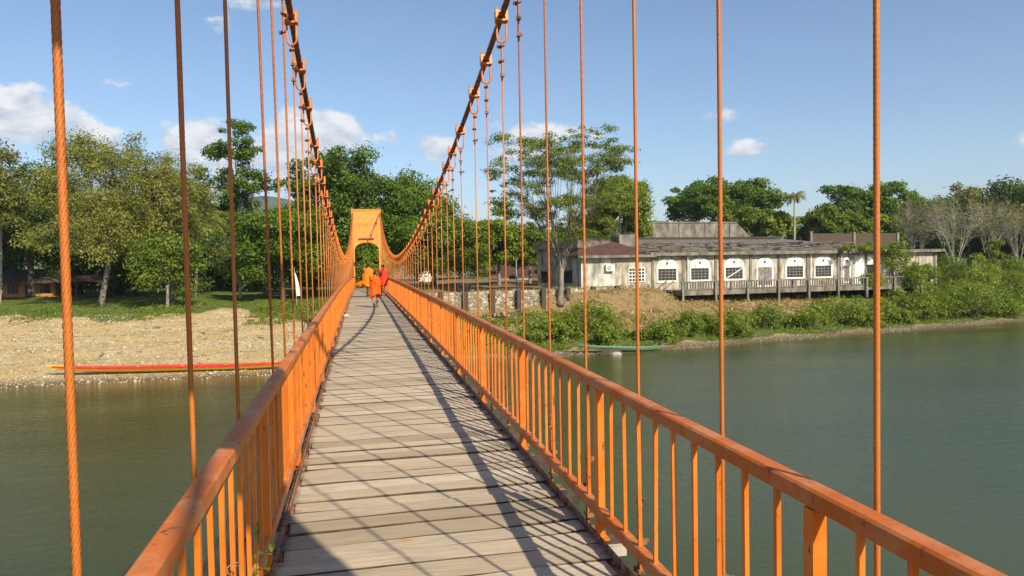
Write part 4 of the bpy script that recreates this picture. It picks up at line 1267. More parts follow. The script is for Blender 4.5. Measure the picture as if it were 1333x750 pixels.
tree('understory_tree', 'dark understory tree behind the olive trees', 165, 102, 270, halfw=95, bottom=388, leaf='deep', n=12000, k=60, seed=26, bark='bark_dark')
tree('layered_tree', 'tall dark tree with layered open crown rising above its neighbours', 312, 108, 154, halfw=45, bottom=330, leaf='dark', n=15000, k=110, seed=27, bark='bark', rcf=.22, limbs=9, fork=.6, trunk_r=.24, sparse_limbs=.5, dens_k=1.2, squash=.6, low=-.9,
     split=[(8, 176, 22, 20), (-8, 205, 30, 18), (24, 198, 20, 16), (-26, 235, 26, 18), (14, 240, 30, 18), (42, 240, 18, 13), (-12, 272, 40, 22), (25, 298, 36, 26)])
palm('palm with drooping yellow green fronds behind the olive trees', 258, 90, 258, nf=22, fl=5.6, seed=6, droop=.95)
palm('coconut palm half hidden at the extreme left edge', 4, 90, 258, nf=18, fl=4.0, seed=9)
tree('bare_shrubby_tree', 'small grey half bare tree with a pale crooked trunk on the lawn', 312, 88, 312, halfw=34, bottom=372, leaf='dull', n=1700, k=40, seed=28, bark='bark_pale', rcf=.2, limbs=8, fork=.25, twigs=3)
tree('mango_tree', 'massive dark green mango tree behind the left side of the far tower', 452, 90, 192, halfw=110, bottom=362, leaf='dark', n=34000, k=150, seed=29, bark='bark_dark', lsize=.42, rcf=.17, limbs=10, fork=.3, trunk_r=.6,
     split=[(-5, 232, 52, 40), (40, 258, 62, 38), (-45, 290, 50, 45), (20, 310, 75, 45), (5, 205, 20, 14)])
tree('broad_green_tree', 'broad bright green tree filling the gap behind the left cables', 368, 84, 258, halfw=58, bottom=385, leaf='dark', n=17000, k=85, seed=30, bark='bark_dark', lsize=.38, rcf=.2, fork=.25)
tree('rounded_tree', 'rounded dull green tree just right of the far tower', 565, 96, 250, halfw=58, bottom=380, leaf='mid', n=22000, k=110, seed=31, bark='bark_dark', rcf=.18, fork=.25, limbs=9,
     split=[(-8, 292, 52, 44), (28, 325, 48, 40), (-40, 330, 36, 40)])
tree('shrubby_tree', 'low bushy tree seen through the arch of the far tower', 482, 82, 322, halfw=26, bottom=384, leaf='lime', n=5000, k=36, seed=32, bark='bark_dark', rcf=.25, fork=.3)
tree('yellow_green_tree', 'yellow green tree standing behind the rubble wall', 650, 98, 268, halfw=36, bottom=360, leaf='lime', n=9000, k=55, seed=33, bark='bark', rcf=.2, fork=.3)
tree('yellow_green_tree', 'smaller yellow green tree close left of the spreading tree', 690, 102, 285, halfw=30, bottom=362, leaf='mid', n=7000, k=45, seed=34, bark='bark', rcf=.22, fork=.3)
# the spreading tree on the right bank
tree('spreading_tree', 'tall feathery spreading tree with pale branches before the red roofed house', 729, 74.2, 166, halfw=105, bottom=320, leaf='fern', n=32000, k=300, seed=35, bark='bark', lsize=.25, rcf=.17, limbs=9, fork=.21, trunk_r=.30, squash=.36, inner=.15, low=-.8, asp=.42, twigs=1, dens_k=1.0, sparse_limbs=.75, limb_k=.27,
     split=[(-30, 192, 52, 26), (28, 186, 50, 22), (66, 212, 40, 26), (-60, 228, 34, 26), (0, 222, 72, 32), (-78, 258, 22, 22), (-45, 270, 46, 24), (20, 262, 66, 26), (66, 258, 40, 28), (-10, 300, 60, 18), (50, 296, 48, 22)])
tree('bright_tree', 'bright yellow green tree behind the crown of the spreading tree', 806, 100, 218, halfw=46, bottom=318, leaf='lime', n=13000, k=70, seed=36, bark='bark', rcf=.2, fork=.35)
# right background
tree('umbrella_tree', 'wide flat topped dark umbrella tree behind the derelict hall', 948, 140, 231, halfw=72, bottom=300, leaf='dark', n=22000, k=170, seed=37, bark='bark_dark', rcf=.22, squash=.5, limbs=12, fork=.42, low=-.5, dens_k=1.5,
     split=[(-8, 250, 56, 19), (-40, 268, 30, 16), (38, 262, 36, 22), (-5, 272, 62, 20), (30, 286, 46, 20)])
palm('tall coconut palm with a straight pale trunk behind the hall roof', 1035, 122, 247, nf=18, fl=2.6, tr=.16, seed=12, lean=.15)
tree('dark_mass_tree', 'broad dark tree mass on the skyline behind the right end of the hall', 1130, 165, 237, halfw=78, bottom=315, leaf='dark', n=20000, k=100, seed=38, bark='bark_dark', rcf=.2, squash=.55,
     split=[(-20, 258, 45, 20), (35, 255, 40, 16), (0, 285, 70, 28), (-55, 285, 30, 18)])
tree('light_green_tree', 'lighter green low tree in front of the dark skyline tree', 1082, 128, 272, halfw=50, bottom=318, leaf='mid', n=12000, k=65, seed=39, bark='bark', rcf=.2)
tree('light_green_tree', 'round light green tree right of the tall coconut palm', 1145, 132, 280, halfw=40, bottom=320, leaf='lime', n=8000, k=45, seed=40, bark='bark', rcf=.22)
tree('green_tree', 'bushy mid green tree under the wide umbrella tree', 985, 132, 268, halfw=50, bottom=312, leaf='mid', n=9000, k=50, seed=41, bark='bark', rcf=.22)
tree('green_tree', 'yellowish bushy tree directly behind the palm trunk', 1012, 126, 276, halfw=34, bottom=312, leaf='lime', n=6000, k=40, seed=42, bark='bark', rcf=.22)
for i, (u, D, top, hw_, lb) in enumerate(((1198, 118, 252, 44, 'pale bare branched tree at the right end of the hall'), (1240, 114, 246, 52, 'largest pale bare branched tree on the right bank'),
                                          (1290, 120, 250, 44, 'pale bare branched tree near the right edge with sparse leaves'), (1326, 112, 262, 40, 'bare pale tree cut by the right edge of the view'))):
    tree('bare_tree', lb, u, D, top, halfw=hw_, bottom=322, leaf='dull', n=1300, k=110, seed=50 + i, bark='bark_pale', rcf=.16, limbs=8, fork=.14, twigs=7, trunk_r=.19, limb_k=.46, low=-.5, lsize=.34, dens_k=1, inner=.25, lean=((-.06, .05, -.03, .04)[i], 0))
tree('dark_edge_tree', 'dark green tree crown at the right edge of the skyline', 1318, 150, 236, halfw=52, bottom=325, leaf='deep', n=13000, k=75, seed=56, bark='bark_dark', rcf=.2)
tree('dark_edge_tree', 'tall greyish green tree behind the bare trees', 1262, 155, 240, halfw=44, bottom=330, leaf='dull', n=11000, k=65, seed=57, bark='bark_dark', rcf=.2)
tree('dark_edge_tree', 'dark tree closing the gap behind the first bare tree', 1205, 150, 258, halfw=42, bottom=335, leaf='deep', n=11000, k=60, seed=58, bark='bark_dark', rcf=.2)
for i, (u, D, top, hw_, lb) in enumerate(((-22, 104, 300, 40, 'dark thicket tree behind the pale trunk at the left edge'), (92, 106, 305, 42, 'dark thicket tree between the bungalow and the open shelter'), (175, 104, 318, 36, 'dark low tree behind the slim young tree'),
                                          (250, 106, 310, 40, 'dark low tree under the drooping palm'), (292, 112, 325, 32, 'dark low tree behind the half bare tree'), (340, 108, 318, 36, 'dark low tree behind the white feather banner'), (410, 100, 300, 44, 'dark low tree close left of the far tower'))):
    tree('thicket_tree', lb, u, D, top, halfw=hw_, bottom=391, leaf='deep' if i % 2 else 'dark', n=6000, k=40, seed=70 + i, bark='bark_dark', rcf=.26, fork=.25, lsize=.5)
# woods behind everything: individual far trees that read as a dark belt
far_spec = [(-60, 120, 215, 60), (30, 135, 230, 60), (95, 130, 245, 55), (150, 140, 250, 55), (200, 128, 240, 55), (262, 135, 262, 50), (330, 140, 288, 45), (395, 130, 268, 50), (440, 120, 262, 60), (500, 135, 262, 55), (545, 125, 268, 55), (600, 135, 275, 50), (655, 170, 292, 40),
            (720, 165, 290, 45), (770, 150, 268, 50), (850, 170, 296, 45), (905, 165, 280, 50), (960, 170, 282, 50), (1050, 175, 285, 45), (1100, 170, 282, 45), (1160, 165, 285, 50), (1215, 160, 290, 45), (1262, 165, 285, 50), (1315, 160, 282, 50), (1370, 150, 262, 60)]
protos = []
for i, lf in enumerate(('deep', 'dark', 'mid', 'deep')):
    rng = np.random.default_rng(90 + i)
    cen, rad = crown_clumps(.86, .86, 70, .27, rng, .35, -.8, .75); cen[:, 2] += 1
    V, Fq, tint = leaves(cen, rad, 11000, .075, rng=rng)
    cm = np_mesh('crown', V, Fq, L[lf], tint, obj=False)
    mb = MB(); mb.tube([(0, 0, -.3), (0, 0, .5), (.05, 0, 1.0)], [.07, .05, .03], 6)
    for q in range(0, 70, 7): mb.tube(limb_path((0, 0, .6), cen[q], .05, 4, rng), [.03, .02, .015, .008], 5, cap=False)
    to = mb.build('trunk', M['bark_dark']); tm = to.data; bpy.data.objects.remove(to)
    protos.append((cm, tm))
for i, (u, D, top, hw_) in enumerate(far_spec):
    x_, y_ = at(u, D); z_ = gz(x_, y_); H = zrow(u, top, D) - z_; cm, tm = protos[i % 4]; r_ = hw_ * D / FPX
    rt = empty('background_tree', (x_, y_, z_)); tag(rt, 'dense green tree in the dark belt of woodland along the skyline', 'tree', 'woodland trees in the background belt')
    hh = H * .5
    put('crown', cm, rt, (0, 0, 0), (0, 0, i * 1.7), (r_, r_, hh)); put('trunk', tm, rt, (0, 0, 0), (0, 0, i * 1.7), (r_, r_, hh))

# ------------------------------------------------------------------ bushes, vines and ground cover
rb = random.Random(31)
row_u = [(838, 441, 17), (866, 438, 20), (893, 437, 20), (915, 436, 22), (948, 432, 22), (975, 430, 20), (1003, 426, 22), (1032, 424, 20), (1060, 424, 24), (1092, 420, 28), (1122, 420, 22), (1150, 418, 24), (1180, 416, 26), (1212, 414, 24), (1240, 412, 22), (1262, 410, 24), (1292, 410, 24), (1320, 408, 24),
         (790, 446, 22), (762, 446, 20), (735, 448, 22), (712, 450, 20), (690, 452, 20)]
for i, (u, v, hw_) in enumerate(row_u):
    u += rb.uniform(-7, 7); hw_ *= rb.uniform(.6, 1.25)
    D0 = 960 * 7.5 / (np.interp(u, [640, 740, 870, 1050, 1333], [470, 462, 455, 440, 418]) - hor(u)) + 4.6 + rb.uniform(-1.6, 2.6)
    x_, y_ = at(u, D0); r_ = hw_ * D0 / 960 * rb.uniform(.85, 1.15)
    bush('bank_bush', 'leafy green bush in the row along the foot of the right bank', x_, y_, r_, r_ * rb.uniform(.95, 1.75), rb.choice(['bank', 'lime', 'mid', 'fern', 'bank']), 1900, 22, .27, 200 + i, group='bushes along the foot of the right bank')
mounds = [(1277, 93, 341, 19, 14, 'round mound of pale green creeper highest on the right bank', 'creeper'), (1257, 87, 371, 25, 20, 'large dome of light green creeper near the water on the right bank', 'creeper'),
          (1293, 104, 302, 11, 30, 'tall column of vine growing over a dead trunk on the right', 'fern'), (1232, 90, 381, 18, 14, 'low creeper heap left of the pale green dome', 'bank'),
          (1322, 96, 352, 26, 22, 'spreading thicket at the right edge of the bank', 'fern'), (1172, 96, 368, 20, 16, 'creeper thicket at the right end of the veranda', 'bank'), (1202, 97, 368, 22, 14, 'broad low thicket below the right end of the hall', 'fern'),
          (1302, 87, 378, 26, 16, 'low green thicket beside the light green dome', 'bank'), (1235, 106, 336, 26, 14, 'shaded thicket at the feet of the bare trees', 'mid'), (1322, 108, 330, 22, 14, 'thicket at the feet of the last bare tree', 'mid')]
for i, (u, D, top, hw_, hh_, lb, lf) in enumerate(mounds):
    x_, y_ = at(u, D); z_ = gz(x_, y_); h_ = max(1.2, zrow(u, top, D) - z_)
    bush('creeper_mound', lb, x_, y_, hw_ * D / 960, h_, lf, 7000, 60, .24, 300 + i, 'creeper')
# creepers on the hall
for i, (u, fwd, z0_, hw_, h_, lb) in enumerate(((1110, -1.4, 2.5, 3.6, .9, 'green creeper spread over the left part of the hall gutter and roof edge'), (1134, -1.2, 2.5, 3.6, 1.3, 'creeper crowning the gutter by the white plaster'),
                                               (1158, -1.5, -.6, 2.0, 4.2, 'vine hanging down the wall beside the white plaster'), (1154, -4.9, -2.2, 1.5, 3.2, 'vine climbing over the right end of the balustrade'),
                                               (1178, -1.0, -1.6, 1.5, 2.4, 'vine clump filling the first opening at the right end of the hall'), (1200, -1.0, -1.7, 1.5, 2.6, 'vine clump filling the last opening at the right end of the hall'),
                                               (1104, -4.0, -1.7, 1.2, 1.5, 'small green shrub growing on the veranda floor'))):
    s_ = su(u); c_, s2 = math.cos(FA), math.sin(FA)
    x_ = P0[0] + c_ * s_ - s2 * fwd; y_ = P0[1] + s2 * s_ + c_ * fwd
    bush('wall_creeper', lb, x_, y_, hw_, h_, 'bank' if i % 2 else 'lime', 1900, 22, .26, 330 + i, 'creeper', z=z0_, ry=1.0 if i != 0 else 2.4)

rng = np.random.default_rng(77)


def zone(n, x0, x1, t0, t1, rng, mask=None):
    x = rng.uniform(x0, x1, n); t = rng.uniform(t0, t1, n); y = np.interp(x, SHX, SHY) + t
    if mask is not None:
        k_ = mask(x, y, t); x, y, t = x[k_], y[k_], t[k_]
    return np.stack([x, y, ground(x, y)], -1)


scatter_cover('bank_undergrowth', zone(3000, 8, 85, 1.6, 10.5, rng, lambda x, y, t: rng.random(len(x)) < .62 + .5 * np.sin(x * .7 + t) - .03 * t), 'bank', .26, 14, .55, .42, 61)
scatter_cover('lush_undergrowth', zone(1800, 7, 24, 5, 13.5, rng), 'bank', .26, 14, .55, .35, 62)
scatter_cover('hillside_undergrowth', zone(3600, 46, 125, 4, 62, rng, lambda x, y, t: np.sin(x * .5 + 1.5 * np.sin(t * .3)) + .5 * np.sin(t * .7 + x * .2) > -.55), 'fern', .28, 12, .6, .28, 63)
scatter_cover('hillside_herbs', zone(1700, 46, 125, 3, 60, rng, lambda x, y, t: np.sin(x * .37 + t * .5) > .1), 'mid', .26, 14, .7, .35, 69)
WORDS = ('first', 'second', 'third', 'fourth', 'fifth', 'sixth', 'seventh', 'eighth', 'ninth', 'tenth', 'eleventh', 'twelfth', 'thirteenth', 'fourteenth', 'fifteenth', 'sixteenth', 'seventeenth', 'eighteenth', 'nineteenth', 'twentieth',
         'twenty-first', 'twenty-second', 'twenty-third', 'twenty-fourth')
for i, o_ in enumerate(sorted((q for q in COL.objects if q.name.startswith('bank_bush') and q.parent is None), key=lambda q: math.atan2(q.location.x - CAMX, q.location.y))):
    o_['label'] = WORDS[i] + ' leafy bush from the left in the row along the foot of the right bank'
hs = []
while len(hs) < 22:
    u_ = rb.uniform(1160, 1340); D_ = rb.uniform(82, 112)
    x_, y_ = at(u_, D_); t_ = y_ - float(np.interp(x_, SHX, SHY))
    if t_ < 4 or any(math.hypot(x_ - a_, y_ - b_) < 3.2 for a_, b_ in hs): continue
    if u_ < 1222 and D_ > 94: continue
    hs.append((x_, y_))
for i, (x_, y_) in enumerate(sorted(hs, key=lambda q: math.atan2(q[0], q[1]))):
    r_ = rb.uniform(1.0, 2.0)
    bush('hillside_shrub', WORDS[i] + ' shrub from the left on the overgrown slope right of the hall', x_, y_, r_, r_ * rb.uniform(.9, 1.5), ('bank', 'mid', 'fern', 'dark', 'lime')[i % 5], 2400, 26, .24, 400 + i, group='shrubs on the overgrown slope')
scatter_cover('dry_grass', zone(5200, 12, 58, 6, 22, rng), 'straw', .48, 9, .45, .26, 64, asp=.10, up=.1)
scatter_cover('weeds', zone(2600, 14, 60, 6, 24, rng, lambda x, y, t: np.sin(x * .8 + 2 * np.sin(t * .6)) > -.1), 'fern', .24, 12, .55, .24, 65)
scatter_cover('lawn_grass', zone(9000, -62, 8, 26.5, 46, rng), 'grass', .22, 9, .35, .10, 66, asp=.16, up=.05)
scatter_cover('beach_edge_weeds', zone(2000, -60, 3, 23.5, 31, rng, lambda x, y, t: np.sin(x * .55) + .6 * np.sin(x * 1.4 + 1) + rng.normal(size=len(x)) * .3 > .15 - .0 * t), 'bank', .24, 14, .55, .35, 67)
scatter_cover('grass_tongue', zone(900, -11, -1, 19.5, 29, rng), 'grass', .24, 14, .5, .22, 68)

# pebbles on the beach and along the waterline
def pebbles(name, pts, s0, s1, mat, seed):
    rng = np.random.default_rng(seed); n = len(pts)
    base = np.array([(1, 0, 0), (-1, 0, 0), (0, 1, 0), (0, -1, 0), (0, 0, .7), (0, 0, -.5)], float)
    s = rng.uniform(s0, s1, (n, 1, 1)) * rng.uniform(.6, 1.3, (n, 6, 1))
    a = rng.uniform(0, 6.3, n); ca, sa = np.cos(a), np.sin(a)
    B = base[None] * s
    X = B[..., 0] * ca[:, None] - B[..., 1] * sa[:, None]; Y = B[..., 0] * sa[:, None] + B[..., 1] * ca[:, None]
    V = np.stack([X + pts[:, None, 0], Y + pts[:, None, 1], B[..., 2] + pts[:, None, 2]], -1).reshape(-1, 3)
    f = np.array([(0, 2, 4), (2, 1, 4), (1, 3, 4), (3, 0, 4), (2, 0, 5), (1, 2, 5), (3, 1, 5), (0, 3, 5)])
    Fp = (f[None] + 6 * np.arange(n)[:, None, None]).reshape(-1, 3)
    o = np_mesh(name, V, Fp, mat, rng.random(len(Fp) // 8).repeat(8)); tag(o, kind='stuff'); return o


m, nt, b, o = new_mat('pebbles')
at_ = nt.nodes.new('ShaderNodeAttribute'); at_.attribute_name = 'tint'
nt.links.new(ramp(nt, at_.outputs['Fac'], [(0, (.20, .15, .08)), (.4, (.37, .28, .155)), (.8, (.47, .375, .225)), (1, (.62, .54, .38))]), b.inputs['Base Color']); b.inputs['Roughness'].default_value = .9
M['pebble'] = m
M['darkpebble'] = simple('river_stones', (.10, .08, .055), (.40, .34, .25), 3.0, .9)
pebbles('beach_pebbles', zone(26000, -62, 5, -.3, 26, rng), .03, .11, M['pebble'], 5)
pebbles('beach_stones', zone(900, -62, 5, 0, 25, rng), .10, .22, M['pebble'], 6)
pebbles('waterline_stones', zone(4500, 5, 100, -.6, 2.0, rng, lambda x, y, t: rng.random(len(x)) < .55 + .45 * np.sin(x * .5)), .04, .14, M['darkpebble'], 7)

# little plants growing at the railings
def sprig(label, x, y, h, seed, hgt=.34, n=15):
    rng = np.random.default_rng(seed); p = bp(x, y, h); r = empty('sprig', p); tag(r, label, 'plant')
    mb = MB(); lf = []
    for k in range(3):
        a = rng.uniform(0, 6.3); tip = np.array([math.cos(a) * .10, math.sin(a) * .10, hgt * rng.uniform(.65, 1)])
        pts = limb_path((0, 0, -.15), tip, .05, 6, rng); mb.tube(pts, list(np.linspace(.004, .0015, 6)), 5)
        for q in range(n // 3): lf.append(pts[1 + q % 5] + rng.normal(size=3) * .012)
    mb.build('stem', L['lime'], r)
    mbv = MB()
    for c_ in lf:
        d = rng.normal(size=3) * np.array([1, 1, .5]) + np.array([0, 0, .35]); d /= np.linalg.norm(d); s_ = np.cross(d, (0, 0, 1.)); s_ /= np.linalg.norm(s_); l_ = rng.uniform(.035, .06)
        up_ = np.cross(s_, d) * l_ * .12
        mbv2 = MB(); mbv2.add([c_, c_ + d * l_ * .35 + s_ * l_ * .26 + up_, c_ + d * l_ * .75 + s_ * l_ * .2 + up_, c_ + d * l_, c_ + d * l_ * .75 - s_ * l_ * .2 + up_, c_ + d * l_ * .35 - s_ * l_ * .26 + up_, c_ + d * l_ * .5], [(0, 1, 6), (1, 2, 6), (2, 3, 6), (3, 4, 6), (4, 5, 6), (5, 0, 6)])
        lo = mbv2.build('leaf', L['lime'], r); lo.data.attributes.new('tint', 'FLOAT', 'FACE').data.foreach_set('value', [rng.uniform(.3, 1)] * 6)
    return r


sprig('small green sprig growing up through the left railing nearest the viewer', -.99, 3.72, .12, 3)
sprig('small green sprig showing behind the right railing post nearest the viewer', 1.17, 2.42, -.02, 4, .36)


# twist of wire on a left baluster, scrap of paper on the deck edge, pale block under the right edge
c0 = bp(-.985, 3.17, .52); mb = MB()
mb.tube([(c0.x + .026 * math.sin(k * .9) + .004, c0.y - .02 - .02 * math.cos(k * .9), c0.z + .05 * math.sin(k * .31) - .012 * k) for k in range(34)], .0028, 5)
wr = mb.build('wire_twist', M['rusty']); tag(wr, 'curled loose wire twisted round a baluster of the left railing', 'wire')
c0 = bp(-.86, 23.6, .03); mb = MB(); mb.add([(-.09, -.12, 0), (.08, -.1, .015), (.1, .13, .0), (-.07, .11, .05), (0, 0, .06)], [(0, 1, 4), (1, 2, 4), (2, 3, 4), (3, 0, 4), (3, 2, 1, 0)])
tag(mb.build('paper_scrap', M['white'], loc=c0), 'crumpled white paper scrap at the left edge of the deck', 'litter')
c0 = bp(1.03, 4.42, -.10); mb = MB(); mb.box((0, 0, 0), (.26, .15, .06)); mb.build('beam_end', M['plaster'], bridge, loc=c0)

# ------------------------------------------------------------------ three monks walking away over the bridge
M['skin'] = simple('brown_skin', (.30, .155, .09), (.36, .20, .12), 6, .6)
M['hair'] = simple('cropped_hair', (.012, .010, .009), (.03, .025, .022), 30, .8)
M['robe_orange'] = simple('saffron_robe', (.70, .082, .004), (.76, .11, .006), 3, .85)
M['robe_yellow'] = simple('yellow_orange_robe', (.76, .165, .004), (.80, .20, .008), 3, .85)
M['robe_red'] = simple('vermilion_robe', (.58, .034, .014), (.64, .05, .02), 3, .85)
M['sandal'] = M['black']


def monk(label, x, y, H, robe, stride, yaw, blow, hem, seed, bare_right):
    k = H / 1.7; p = bp(x, y, .004); r = empty('person', p, yaw); tag(r, label, 'person', 'monks walking on the bridge')
    rs = random.Random(seed)
    fwd, back_ = stride, -stride
    J = {'pelvis': (0, 0, .93, .115), 'spine': (0, .01, 1.12, .11), 'chest': (0, .015, 1.31, .125), 'neck': (0, .02, 1.45, .052), 'jaw': (0, .035, 1.53, .068), 'skull': (0, .025, 1.62, .082), 'crown': (0, .02, 1.665, .05),
         'nose': (0, .125, 1.555, .012), 'chin': (0, .09, 1.49, .03)}
    E = [('pelvis', 'spine'), ('spine', 'chest'), ('chest', 'neck'), ('neck', 'jaw'), ('jaw', 'skull'), ('skull', 'crown'), ('jaw', 'nose'), ('jaw', 'chin')]
    for s, nm in ((-1, 'l'), (1, 'r')):
        st = fwd if s * (1 if seed % 2 else -1) > 0 else back_
        J['ear' + nm] = (s * .086, .02, 1.57, .014); E.append(('jaw', 'ear' + nm))
        lift = .0 if st > 0 else .07
        J['hip' + nm] = (s * .085, 0, .88, .088); J['knee' + nm] = (s * .09, st * .55 + .04, .49 + lift * .3, .064); J['calf' + nm] = (s * .09, st * .72, .34 + lift * .6, .062)
        J['ankle' + nm] = (s * .09, st - .02, .085 + lift, .042); J['toe' + nm] = (s * .10, st + .15, .028 + lift * .35, .028)
        E += [('pelvis', 'hip' + nm), ('hip' + nm, 'knee' + nm), ('knee' + nm, 'calf' + nm), ('calf' + nm, 'ankle' + nm), ('ankle' + nm, 'toe' + nm)]
        sw = -st * .45
        J['sho' + nm] = (s * .165, .01, 1.40, .058); J['elb' + nm] = (s * .215, sw * .4 - .03, 1.13, .042); J['wri' + nm] = (s * .20, sw + .06, .91, .028); J['palm' + nm] = (s * .195, sw + .09, .845, .028)
        E += [('chest', 'sho' + nm), ('sho' + nm, 'elb' + nm), ('elb' + nm, 'wri' + nm), ('wri' + nm, 'palm' + nm)]
        for q, (dy, ln) in enumerate(((.030, .075), (.012, .088), (-.006, .082), (-.022, .066))):
            J[f'f{q}a' + nm] = (s * .19, sw + .09 + dy, .81, .010); J[f'f{q}b' + nm] = (s * .178, sw + .095 + dy, .81 - ln, .008)
            E += [('palm' + nm, f'f{q}a' + nm), (f'f{q}a' + nm, f'f{q}b' + nm)]
        J['tha' + nm] = (s * .18, sw + .13, .83, .010); J['thb' + nm] = (s * .172, sw + .15, .785, .009); E += [('palm' + nm, 'tha' + nm), ('tha' + nm, 'thb' + nm)]
    bm = bmesh.new(); lay = bm.verts.layers.skin.verify(); vd = {}
    for n_, (a, b2, c2, rad) in J.items():
        v = bm.verts.new((a * k, b2 * k, c2 * k)); v[lay].radius = (rad * k, rad * k); v[lay].use_root = n_ == 'pelvis'; vd[n_] = v
    for a, b2 in E: bm.edges.new((vd[a], vd[b2]))
    me = bpy.data.meshes.new('body'); bm.to_mesh(me); bm.free()
    o = bpy.data.objects.new('body', me); COL.objects.link(o)
    o.modifiers.new('skin', 'SKIN').use_smooth_shade = True; ss = o.modifiers.new('sub', 'SUBSURF'); ss.levels = 2; ss.render_levels = 2
    dg = bpy.context.evaluated_depsgraph_get(); me2 = bpy.data.meshes.new_from_object(o.evaluated_get(dg)); o.modifiers.clear(); o.data = me2; me2.name = 'body'
    me2.materials.clear(); me2.materials.append(M['skin']); me2.polygons.foreach_set('use_smooth', [True] * len(me2.polygons)); o.parent = r
    # cropped hair: cap over crown and nape
    mb = MB(); rings = []
    for i in range(8):
        ph = math.pi * .5 * (1 - i / 7 * 1.35); rings.append([(math.cos(a) * .090 * math.cos(ph) * k, (.018 + math.sin(a) * (.098 if math.sin(a) < 0 else .085) * math.cos(ph) - .012 * (i / 7)) * k, (1.612 + .092 * math.sin(ph) + (.05 * max(0, math.sin(a)) if i > 4 else 0)) * k) for a in [2 * math.pi * j / 16 for j in range(16)]])
    mb.rings(rings, cap=False); mb.build('hair', M['hair'], r, smooth=True)
    # robe: hung from the shoulders, folds deepening to the hem
    secs = [(1.475, .075, .075), (1.455, .14, .10), (1.42, .215, .125), (1.34, .245, .15), (1.2, .25, .17), (1.05, .245, .175), (.9, .25, .19), (.75, .255, .20), (.6, .25, .205), (hem, .245, .205)]
    secs2 = []
    for i in range(len(secs) - 1):
        for q in range(2):
            t = q / 2; secs2.append(tuple(a * (1 - t) + b2 * t for a, b2 in zip(secs[i], secs[i + 1])))
    secs2.append(secs[-1]); rings = []
    n_ = 40; ph = [rs.uniform(0, 6.3) for _ in range(4)]
    for z, rx, ry in secs2:
        t = max(0, min(1, (1.45 - z) / (1.45 - hem))); ring = []
        for j in range(n_):
            a = 2 * math.pi * j / n_
            f = 1 + (.25 + .75 * t) * (.08 * math.sin(7 * a + ph[0] + z * 2) + .05 * math.sin(12 * a + ph[1] - z * 3) + .05 * math.sin(3 * a + ph[2]))
            bx = blow * t ** 2.2 * max(0, -math.cos(a)) * (.6 + .4 * math.sin(5 * z + 1))
            st_y = stride * .55 * t * math.sin(a)
            hz = z + t ** 4 * .09 * math.sin(2 * a + ph[3]) + (blow * .12 * t ** 2 * max(0, -math.cos(a)))
            ring.append(((rx * f * math.cos(a) - bx) * k, (ry * f * math.sin(a) + st_y * .5) * k, hz * k))
        rings.append(ring)
    inner = [[(x_ * .96, y_ * .96, z_ + .005) for x_, y_, z_ in rg] for rg in rings[::-1]]
    mb = MB(); mb.rings(rings + inner, cap=False); rb_ = mb.build('robe', robe, r, smooth=True)
    # folded outer cloth crossing the back to the left shoulder
    mb = MB(); rg = []
    for i in range(25):
        a = 2 * math.pi * i / 24; rx, ry = .262, .178; x_ = rx * math.cos(a); zc = 1.24 - x_ * .75 + .03 * math.sin(a)
        y_ = ry * math.sin(a) + .0
        out = 1.02; rg.append([(x_ * out * k, y_ * out * k, (zc - .10) * k), (x_ * 1.07 * k, y_ * 1.07 * k, (zc - .04) * k), (x_ * 1.05 * k, y_ * 1.05 * k, (zc + .05) * k), (x_ * .95 * k, y_ * .95 * k, (zc + .10) * k)])
    mb.rings(rg, cap=False); mb.build('sash', robe, r, smooth=True)
    if blow > .5:      # loose end of the robe blown out to the left
        mb = MB(); fl_ = []
        for i in range(9):
            t = i / 8; xo = -.10 - .62 * t; zt_ = 1.02 - .36 * t; zb2 = .58 - .04 * t + .03 * math.sin(t * 9)
            fl_.append([(xo * k, (.02 + .06 * math.sin(t * 7)) * k, zt_ * k), (xo * k, (-.05 + .07 * math.sin(t * 8 + 1)) * k, (zt_ * .5 + zb2 * .5) * k), (xo * k, (.02 + .06 * math.sin(t * 6 + 2)) * k, zb2 * k), (xo * k, (.05 + .06 * math.sin(t * 6 + 2)) * k, zb2 * k), (xo * k, (-.02 + .07 * math.sin(t * 8 + 1)) * k, (zt_ * .5 + zb2 * .5) * k), (xo * k, (.05 + .06 * math.sin(t * 7)) * k, zt_ * k)])
        mb.rings(fl_); mb.build('robe_end', robe, r, smooth=True)
    for s, nm in ((-1, 'l'), (1, 'r')):
        st = fwd if s * (1 if seed % 2 else -1) > 0 else back_; lift = 0 if st > 0 else .07
        mb = MB(); mb.rings([[((s * .095 + dx * w) * k, (st + dy) * k, z_ * k) for dx, dy, w in ((-1, -.05, .035), (1, -.05, .035), (1.0, .08, .048), (.7, .19, .045), (-.7, .19, .04), (-1, .08, .042))] for z_ in ((-.002 + lift * .5), (.016 + lift * .5))]); mb.build('sandal', M['sandal'], r)
    return r


monk('young monk in a bright orange robe nearest the viewer, seen from behind', .12, 28.6, 1.36, M['robe_orange'], .14, .05, .10, .54, 3, False)
monk('monk in a yellow orange robe whose hem blows out to the left', -.02, 38.6, 1.70, M['robe_yellow'], .26, -.06, .55, .62, 4, False)
monk('monk in a deep red robe walking on the right of the group', .72, 39.4, 1.66, M['robe_red'], .26, .04, -.12, .60, 6, False)

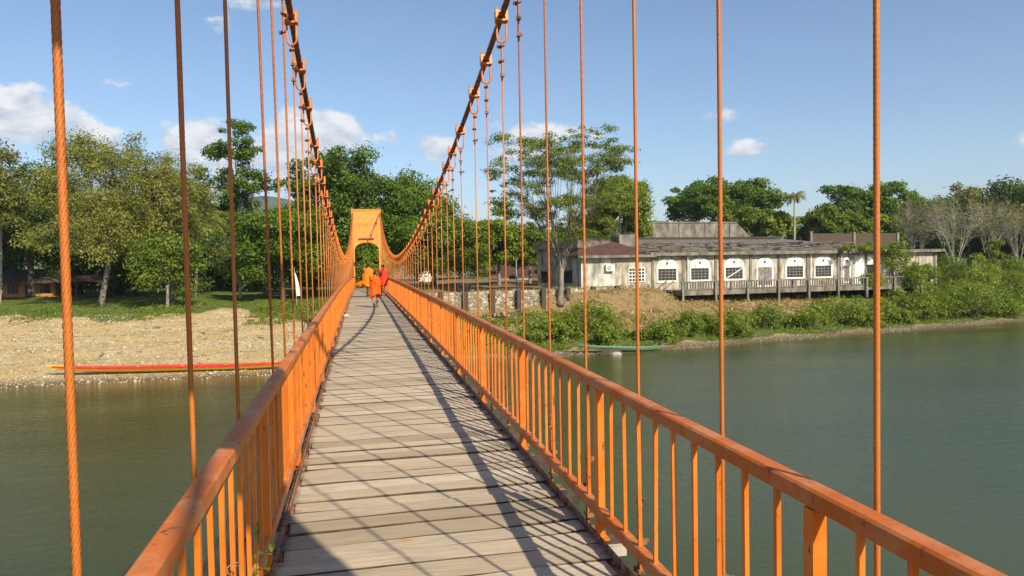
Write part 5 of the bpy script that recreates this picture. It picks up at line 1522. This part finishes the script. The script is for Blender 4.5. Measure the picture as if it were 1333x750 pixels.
# ------------------------------------------------------------------ thin summer haze over the whole valley
m = bpy.data.materials.new('valley_haze'); m.use_nodes = True
nt = m.node_tree; nt.nodes.clear()
o = nt.nodes.new('ShaderNodeOutputMaterial'); pv = nt.nodes.new('ShaderNodeVolumePrincipled')
pv.inputs['Color'].default_value = (.80, .88, 1.0, 1); pv.inputs['Density'].default_value = .00015; pv.inputs['Anisotropy'].default_value = .2
nt.links.new(pv.outputs[0], o.inputs['Volume'])
mb = MB(); mb.box2((-4200, -3200, -11), (4200, 5200, 240)); hz_ = mb.build('haze', m); tag(hz_, kind='stuff')
